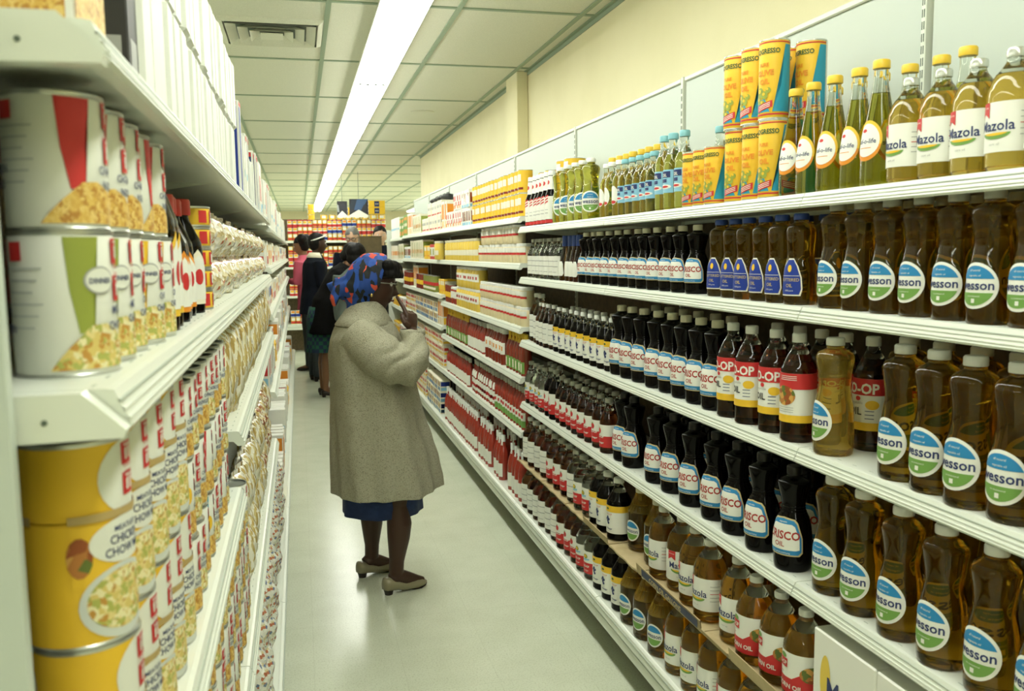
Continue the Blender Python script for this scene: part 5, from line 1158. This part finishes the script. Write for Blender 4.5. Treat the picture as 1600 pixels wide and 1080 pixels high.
for j in range(9):
    a = -1 + 2 * j / 8
m.tube([HC + Rh @ Vector((.094 - .012 * abs(a_) ** 2, .021 * a_, -.0555 - .002 * abs(a_))) for a_ in (-1, -.5, 0, .5, 1)], [.002, .0045, .005, .0045, .002], 'lip_dark', 8); link('lips', m.mesh('lips'), W)
# coat
m = MB()
prof = [(.425, .006, .236, .225, .042), (.47, .003, .232, .222, .040), (.60, -.010, .216, .212, .034), (.72, -.026, .200, .205, .028), (.83, -.040, .187, .200, .022), (.93, -.050, .178, .198, .017), (1.02, -.062, .165, .195, .010), (1.09, -.072, .148, .190, .002), (1.14, -.076, .125, .168, 0), (1.18, -.074, .098, .125, 0), (1.215, -.068, .077, .088, 0), (1.24, -.062, .066, .070, 0)]
m.loft([folded((cx, 0), rx, ry, z, 96, amp, (6, 13), .6 + z * .4, (.02, 0)) for z, cx, rx, ry, amp in prof], 'tweed')
m.tube([(-.085, -.115, 1.115), (-.04, -.150, 1.075), (.02, -.180, 1.03), (.085, -.192, .995), (.128, -.190, .985), (.150, -.165, 1.010), (.150, -.135, 1.055), (.145, -.112, 1.095), (.142, -.104, 1.118)], [.085, .092, .094, .088, .082, .074, .062, .053, .050], 'tweed', 28)
m.tube([(-.085, .115, 1.115), (-.05, .165, 1.03), (.0, .185, .93), (.04, .14, .90), (.075, .06, .925), (.092, -.02, .945)], [.085, .085, .080, .070, .058, .050], 'tweed', 24)
coat = remesh(m, 'tweed', .0055, 2, .0085, 9., 'coat')
dat = [(v.co.copy(), v.normal.copy()) for v in coat.vertices]
for v, (c, n) in zip(coat.vertices, dat):      # creases of the bent sleeve
    w_ = math.exp(-((c.x - .10) ** 2 + (c.y + .18) ** 2 + (c.z - 1.0) ** 2) / .0085)
    if w_ > .02:
        s_ = math.sin(85 * (c.x * .55 - (c.z - 1) * .85) + 4 * noise.noise(c * 9)); v.co = c + n * w_ * .0085 * (s_ if s_ > 0 else 2.4 * s_)
coat.update(); link('coat', coat, W)
m = MB(); R0 = [folded((-.060, 0), .060, .063, 1.238, 40), folded((-.062, 0), .064, .067, 1.246, 40), folded((-.063, 0), .069, .074, 1.244, 40), folded((-.068, 0), .082, .094, 1.214, 40), folded((-.074, 0), .103, .131, 1.180, 40, .008), folded((-.077, 0), .123, .162, 1.150, 40, .012), folded((-.077, 0), .120, .158, 1.144, 40, .012), folded((-.074, 0), .098, .122, 1.172, 40)]
m.loft(R0, 'tweed', caps=False); link('collar', m.mesh('collar', 180), W)
m = MB(); cf = [folded((.142, -.104), .0505, .0505, 1.106, 28), folded((.142, -.104), .054, .054, 1.108, 28), folded((.142, -.103), .0525, .0525, 1.130, 28), folded((.142, -.103), .047, .047, 1.131, 28), folded((.142, -.103), .045, .045, 1.110, 28)]
m.loft(cf, 'tweed', caps=False); link('cuff', m.mesh('cuff', 180), W)
m = MB(); m.loft([folded((-.020, 0), .160, .150, .52, 64, .0), folded((-.020, 0), .170, .160, .42, 64, .015, (7, 12)), folded((-.020, 0), .173, .163, .332, 64, .026, (7, 12)), folded((-.020, 0), .166, .156, .332, 64, .026, (7, 12)), folded((-.020, 0), .160, .150, .42, 64, .01, (7, 12))], 'navy_cloth', caps=False); link('skirt', m.mesh('skirt', 180), W)
# hair, scarf
m = MB(); m.ball(HC + Rh @ Vector((-.010, 0, .014)), (.104, .084, .116), 'hair_black', 28, 18, Rh)
rr = remesh(m, 'hair_black', .006, 1, .004, 60., 'hair')
m = MB()
for i in range(26):
    a = random.uniform(-1.25, 1.25); h_ = random.uniform(.045, .10); m.ball(HC + Rh @ Vector((.010 + .070 * math.cos(a) * (1.15 - h_ * 3.2) + .02, .075 * math.sin(a), h_)), (.028, .026, .024), 'hair_black', 10, 7)
m.ball(HC + Rh @ Vector((.020, 0, .060)), (.078, .080, .062), 'hair_black', 24, 14, Rh)
m.ball(HC + Rh @ Vector((-.012, 0, .004)), (.098, .086, .112), 'hair_black', 28, 18, Rh)
# the hair stays off the face: pull it back below the hairline
hm = remesh(m, 'hair_black', .005, 1, .0035, 70., 'hair')
Ri = Rh.inverted()
for v in hm.vertices:
    q = Ri @ (v.co - HC)
    if q.z < .044 and q.x > -.018: k_ = min(1, (.044 - q.z) / .02); q.x = q.x * (1 - k_) + min(q.x, -.018) * k_; q.y *= 1 - .12 * k_; v.co = HC + Rh @ q
link('hair', hm, W)
m = MB(); rings = []
for i in range(15):
    t_ = i / 14; x = .030 - .160 * t_; f = math.sqrt(max(.02, 1 - ((x + .012) / .122) ** 2)); ring = []
    for j in range(40):
        a = 2 * PI * j / 40; zz_ = math.sin(a); y = .096 * f * math.cos(a); z = (.133 if zz_ > 0 else .092) * f * zz_ + .006
        xx = x + (.055 * -zz_ * -1 if 0 else 0) - .062 * max(0, -zz_) + .018 * max(0, zz_); ring.append(tuple(HC + Rh @ Vector((xx, y, z))))
    rings.append(ring)
m.loft(rings, 'scarf_print')
m.loft([[tuple(HC + Rh @ Vector((-.045 + rx * math.cos(a), ry * math.sin(a), z))) for a in [2 * PI * j / 28 for j in range(28)]] for rx, ry, z in ((.075, .080, -.03), (.062, .068, -.07), (.056, .058, -.10), (.054, .054, -.125))], 'scarf_print')
m.tube([HC + Rh @ Vector(q) for q in ((-.115, -.02, -.01), (-.140, -.03, -.035), (-.155, -.035, -.075), (-.150, -.03, -.105))], [.030, .024, .020, .008], 'scarf_print', 12)
m.tube([HC + Rh @ Vector(q) for q in ((-.115, -.02, .0), (-.150, -.01, -.005), (-.165, -.01, -.03))], [.026, .020, .008], 'scarf_print', 12)
link('headscarf', remesh(m, 'scarf_print', .0045, 2, .004, 26., 'headscarf'), W)
m = MB()
for sg in (-1, 1):
    cpt = HC + Rh @ Vector((.098, sg * .033, .010)); m.tube([cpt + Rh @ Vector((-.006 * abs(math.cos(a)), .024 * math.cos(a), .017 * math.sin(a))) for a in [2 * PI * j / 18 for j in range(19)]], .0015, 'shoe_dark', 6)
    m.tube([HC + Rh @ Vector((.092, sg * .057, .018)), HC + Rh @ Vector((.03, sg * .083, .016)), HC + Rh @ Vector((-.012, sg * .084, .012))], .0022, 'rim_steel', 6)
m.tube([HC + Rh @ Vector((.100, -.010, .012)), HC + Rh @ Vector((.104, 0, .014)), HC + Rh @ Vector((.100, .010, .012))], .0015, 'shoe_dark', 6); link('eyeglasses', m.mesh('eyeglasses'), W)
m = MB(); m.ball(HC + Rh @ Vector((-.004, -.084, -.040)), (.005, .004, .008), 'gold_metal', 10, 8); link('earring', m.mesh('earring'), W)
def shoe(parent, hx, hy, an, mt='shoe_taupe', hh=.024, L_=.212, bow=True):
    o = bpy.data.objects.new('shoe', None); C.objects.link(o); o.parent = parent; o.location = (hx, hy, 0); o.rotation_euler = (0, 0, an); o.empty_display_size = .02
    m = MB(); rings = []
    for t_, w, zb, zt in ((0, .014, hh + .002, .066), (.05, .029, hh, .076), (.16, .034, hh - .002, .072), (.30, .033, hh * .72, .060), (.46, .028, hh * .30, .046), (.60, .035, .006, .045), (.74, .038, .003, .043), (.87, .030, .004, .036), (.96, .017, .007, .027), (1.0, .006, .010, .020)):
        x = t_ * L_ - .012; c = (zb + zt) / 2; h_ = (zt - zb) / 2; rings.append([(x, w * math.cos(a), c + h_ * (math.sin(a) if math.sin(a) > 0 else max(-1, 1.5 * math.sin(a)))) for a in [2 * PI * j / 24 for j in range(24)]])
    m.loft(rings, mt); link('upper', m.mesh('upper', 180), o)
    m = MB(); m.loft([[(.014 + .024 * s_ * math.cos(a), .023 * s_ * math.sin(a), z) for a in [2 * PI * j / 16 for j in range(16)]] for s_, z in ((.72, 0.0005), (.78, .010), (1.05, hh + .006))], 'shoe_dark'); link('heel', m.mesh('heel'), o)
    m = MB(); m.loft([[(x, w * math.cos(a), .0035 + zc + .0028 * math.sin(a)) for a in [2 * PI * j / 16 for j in range(16)]] for x, w, zc in ((.10, .022, .006), (.125, .032, .001), (.155, .036, 0), (.180, .026, .002), (.198, .010, .006))], 'shoe_dark'); link('sole', m.mesh('sole'), o)
    if bow:
        m = MB(); m.ball((.118, -.008, .052), (.010, .016, .006), mt, 12, 8); m.ball((.118, .010, .052), (.010, .016, .006), mt, 12, 8); m.ball((.118, .001, .053), (.005, .005, .006), 'shoe_dark', 8, 6); link('bow', m.mesh('bow'), o)
for (hx, hy), an in (FN, FF): shoe(W, hx, hy, an)

# ------------------------------------------------------------------ the shoppers further down the aisle
def shopper(label, loc, rz, H, skin, hair, top, bottom, kind='skirt', hem=.45, tophem=.75, lean=0., hp=0., arms=None, style='short', collar=None, extra=None, shoes='shoe_dark', wide=1.):
    k = H / 1.65; o = empty('person', label, 'person', loc, rz); hip = Vector((0, 0, .88 * k)); Rl = Matrix.Rotation(lean, 3, 'Y')
    def U(x, y, z):
        p = Vector((x, y, z)) * k
        return tuple(hip + Rl @ (p - hip)) if p.z > hip.z else tuple(p)
    m = MB(); Rr = Matrix.Rotation(lean * .6 + hp, 3, 'Y'); hc = Vector(U(.025, 0, 1.525)); head(m, hc, Rr, k * .98, skin)
    m.tube([U(-.005, 0, 1.32), U(.005, 0, 1.38), U(.015, 0, 1.46)], [.06 * k, .052 * k, .05 * k], skin, 16)
    m.loft([[U(a_ * math.cos(q), b_ * math.sin(q) * wide, z) for q in [2 * PI * j / 20 for j in range(20)]] for a_, b_, z in ((.10, .15, .80), (.11, .155, .88), (.095, .125, 1.02), (.11, .15, 1.2), (.09, .16, 1.33), (.05, .06, 1.39))], skin)
    for sg in (-1, 1):
        m.tube([tuple(Vector(q) * k) for q in ((0, sg * .08, .86), (.01, sg * .085, .65), (.02, sg * .085, .48), (.0, sg * .085, .34), (-.01, sg * .085, .12), (-.005, sg * .085, .07))], [.085 * k, .065 * k, .052 * k, .050 * k, .030 * k, .032 * k], skin, 14)
        m.tube([tuple(Vector(q) * k) for q in ((-.03, sg * .085, .045), (.05, sg * .088, .045), (.13, sg * .095, .025), (.17, sg * .098, .020))], [.028 * k, .030 * k, .026 * k, .014 * k], skin, 12)
    arms = arms or [[(-.0, .19, 1.08), (.06, .20, .86)], [(-.0, -.19, 1.08), (.06, -.20, .86)]]; A = []
    for sg, (el, wr) in zip((1, -1), arms):
        s0 = U(0, sg * .165, 1.335); e0 = U(*el); w0 = U(*wr); A.append((s0, e0, w0)); m.tube([s0, e0, w0], [.045 * k, .036 * k, .024 * k], skin, 12)
        d = (Vector(w0) - Vector(e0)).normalized(); side = d.cross(Vector((0, 0, 1))); side = side.normalized() if side.length > .1 else Vector((0, 1, 0)); kc = Vector(w0) + d * .085 * k; dn = side.cross(d).normalized()
        fg = [[tuple(kc + side * (-.030 + .020 * i) * k), tuple(kc + side * (-.032 + .0215 * i) * k + d * .030 * k - dn * .006), tuple(kc + side * (-.032 + .0215 * i) * k + d * (.050 - .006 * abs(i - 1)) * k - dn * .022)] for i in range(4)]
        hand(m, w0, None, (tuple(kc - side * .034 * k), tuple(kc + side * .034 * k)), 1, fg, [tuple(Vector(w0) + d * .03 - side * .022 * k), tuple(Vector(w0) + d * .055 - side * .045 * k), tuple(Vector(w0) + d * .075 - side * .050 * k - dn * .01)], skin)
    link('body', remesh(m, skin, .007, 1), o); eyes(o, hc, Rr, k * .98)
    m = MB(); m.loft([[U((a_ + .012) * math.cos(q), (b_ + .014) * math.sin(q) * wide, z) for q in [2 * PI * j / 32 for j in range(32)]] for a_, b_, z in ((.155, .19, tophem), (.145, .185, tophem + .08), (.13, .165, .96), (.12, .15, 1.05), (.125, .165, 1.2), (.11, .175, 1.31), (.07, .10, 1.38), (.052, .06, 1.415)) if z >= tophem], top)
    for s0, e0, w0 in A: wv = Vector(w0); ev = Vector(e0); m.tube([s0, tuple((Vector(s0) + ev) / 2), e0, tuple(ev + (wv - ev) * .92)], [.070 * k, .062 * k, .052 * k, .038 * k], top, 16)
    link('jacket' if top != 'pink_knit' else 'sweater', remesh(m, top, .010, 2, .006, 12., 'jacket'), o)
    if kind == 'skirt':
        m = MB(); m.loft([[tuple(Vector((r * math.cos(q) * (1 + e * math.sin(8 * q)), r * 1.08 * math.sin(q) * (1 + e * math.sin(8 * q)), z)) * k) for q in [2 * PI * j / 48 for j in range(48)]] for r, z, e in ((.135, .93, 0), (.165, .80, 0), (.175, .60, .01), (.185, hem, .02))], bottom); link('skirt', m.mesh('skirt', 80), o)
    else:
        m = MB(); m.loft([[tuple(Vector((.135 * s_ * math.cos(q), .165 * s_ * math.sin(q), z)) * k) for q in [2 * PI * j / 28 for j in range(28)]] for s_, z in ((.95, 1.0), (1., .90), (1., .80), (.9, .74))], bottom)
        for sg in (-1, 1): m.tube([tuple(Vector(q) * k) for q in ((0, sg * .082, .84), (.01, sg * .085, .60), (.015, sg * .085, .46), (.0, sg * .085, .25), (0, sg * .085, .055))], [.095 * k, .082 * k, .072 * k, .066 * k, .062 * k], bottom, 18)
        link('trousers', remesh(m, bottom, .010, 2, .004, 12., 'trousers'), o)
    for sg in (-1, 1): shoe(o, -.045 * k, sg * .088 * k, sg * .05, shoes, .026, .235 * k, False)
    m = MB(); q0 = lambda x, y, z: hc + Rr @ Vector((x, y, z)) * k
    m.ball(q0(-.018, 0, .024), (.100 * k, .086 * k, .108 * k), hair, 22, 14, Rr)
    if style == 'full': m.ball(q0(-.02, 0, .05), (.115 * k, .10 * k, .095 * k), hair, 20, 12, Rr); m.ball(q0(-.07, 0, -.02), (.06 * k, .08 * k, .07 * k), hair, 18, 12, Rr)
    if style == 'puffs': m.ball(q0(-.06, .07, .075), .062 * k, hair, 16, 10); m.ball(q0(-.06, -.07, .075), .062 * k, hair, 16, 10)
    hm = remesh(m, hair, .008, 1, .004, 50., 'hair'); Q = Rr.inverted()
    for v in hm.vertices:
        q = Q @ (v.co - hc) / k
        if q.z < .052 and q.x > -.010: t_ = min(1, (.052 - q.z) / .02); q.x = q.x * (1 - t_) - .010 * t_; q.y *= 1 - .15 * t_; v.co = hc + Rr @ q * k
    link('hair', hm, o)
    if collar:
        m = MB(); m.loft([[U(a_ * math.cos(q), b_ * math.sin(q), z + (.0 if math.cos(q) < .5 else -.05)) for q in [2 * PI * j / 28 for j in range(28)]] for a_, b_, z in ((.060, .066, 1.43), (.068, .075, 1.43), (.10, .125, 1.375), (.09, .115, 1.370))], collar, caps=False); link('shirt_collar', m.mesh('shirt_collar', 180), o)
    if extra == 'headband':
        m = MB(); m.tube([q0(.092 * math.cos(a) - .01, .090 * math.sin(a), .064 + .035 * math.cos(a)) for a in [2 * PI * j / 30 for j in range(31)]], .0075 * k, 'white_paper', 8); link('headband', m.mesh('headband'), o)
    if extra == 'glasses':
        m = MB()
        for sg in (-1, 1): m.tube([q0(.099, sg * .033 + .024 * math.cos(a), .010 + .019 * math.sin(a)) for a in [2 * PI * j / 16 for j in range(17)]], .0035, 'black_ink', 6); m.tube([q0(.095, sg * .057, .016), q0(-.01, sg * .080, .012)], .003, 'black_ink', 6)
        m.tube([q0(.10, -.01, .012), q0(.10, .01, .012)], .003, 'black_ink', 6); link('eyeglasses', m.mesh('eyeglasses'), o)
    return o
reach = lambda a, b_: [a, b_]
shopper('woman in dark suit with white headband and cream collar, farther down aisle', (.155, 10.15, 0), .25, 1.68, 'skin_dark', 'hair_black', 'suit_navy', 'trouser_grey', 'trousers', lean=.06, arms=[[(.06, .20, 1.10), (.25, .14, 1.08)], [(.02, -.20, 1.10), (.20, -.16, 1.02)]], collar='cream_paper', extra='headband')
shopper('woman bending forward in black coat and green plaid skirt', (.215, 9.0, 0), .15, 1.62, 'skin_brown', 'hair_black', 'black_cloth', 'plaid', 'skirt', hem=.47, tophem=.66, lean=.50, hp=.25, arms=[[(.12, .19, 1.12), (.30, .12, 1.12)], [(.10, -.20, 1.12), (.28, -.15, 1.10)]], style='full', wide=1.25)
shopper('woman in pink sweater reaching to the left shelves', (.13, 11.1, 0), PI - .35, 1.67, 'skin_brown', 'hair_black', 'pink_knit', 'trouser_grey', 'trousers', lean=.12, hp=.2, arms=[[(.08, .18, 1.10), (.19, .08, 1.12)], [(.08, -.18, 1.10), (.19, -.08, 1.10)]], style='puffs')
shopper('grey haired man with glasses in navy suit looking down', (.70, 11.5, 0), -PI / 2 - .25, 1.78, 'skin_light', 'hair_grey', 'suit_navy', 'trouser_grey', 'trousers', lean=.10, hp=.25, arms=[[(.08, .20, 1.12), (.26, .10, 1.10)], [(.08, -.20, 1.12), (.26, -.10, 1.10)]], collar='white_paper', extra='glasses')
shopper('dark haired person behind the brown cabinet', (1.06, 11.75, 0), -PI / 2, 1.80, 'skin_light', 'hair_black', 'suit_navy', 'trouser_grey', 'trousers')
shopper('short dark haired woman in grey green coat behind the headscarf', (.50, 8.25, 0), 1.2, 1.53, 'skin_brown', 'hair_black', 'greygreen_cloth', 'greygreen_cloth', 'skirt', hem=.50, tophem=.60, style='full', lean=.08)

bpy.data.scenes.remove(TMP)
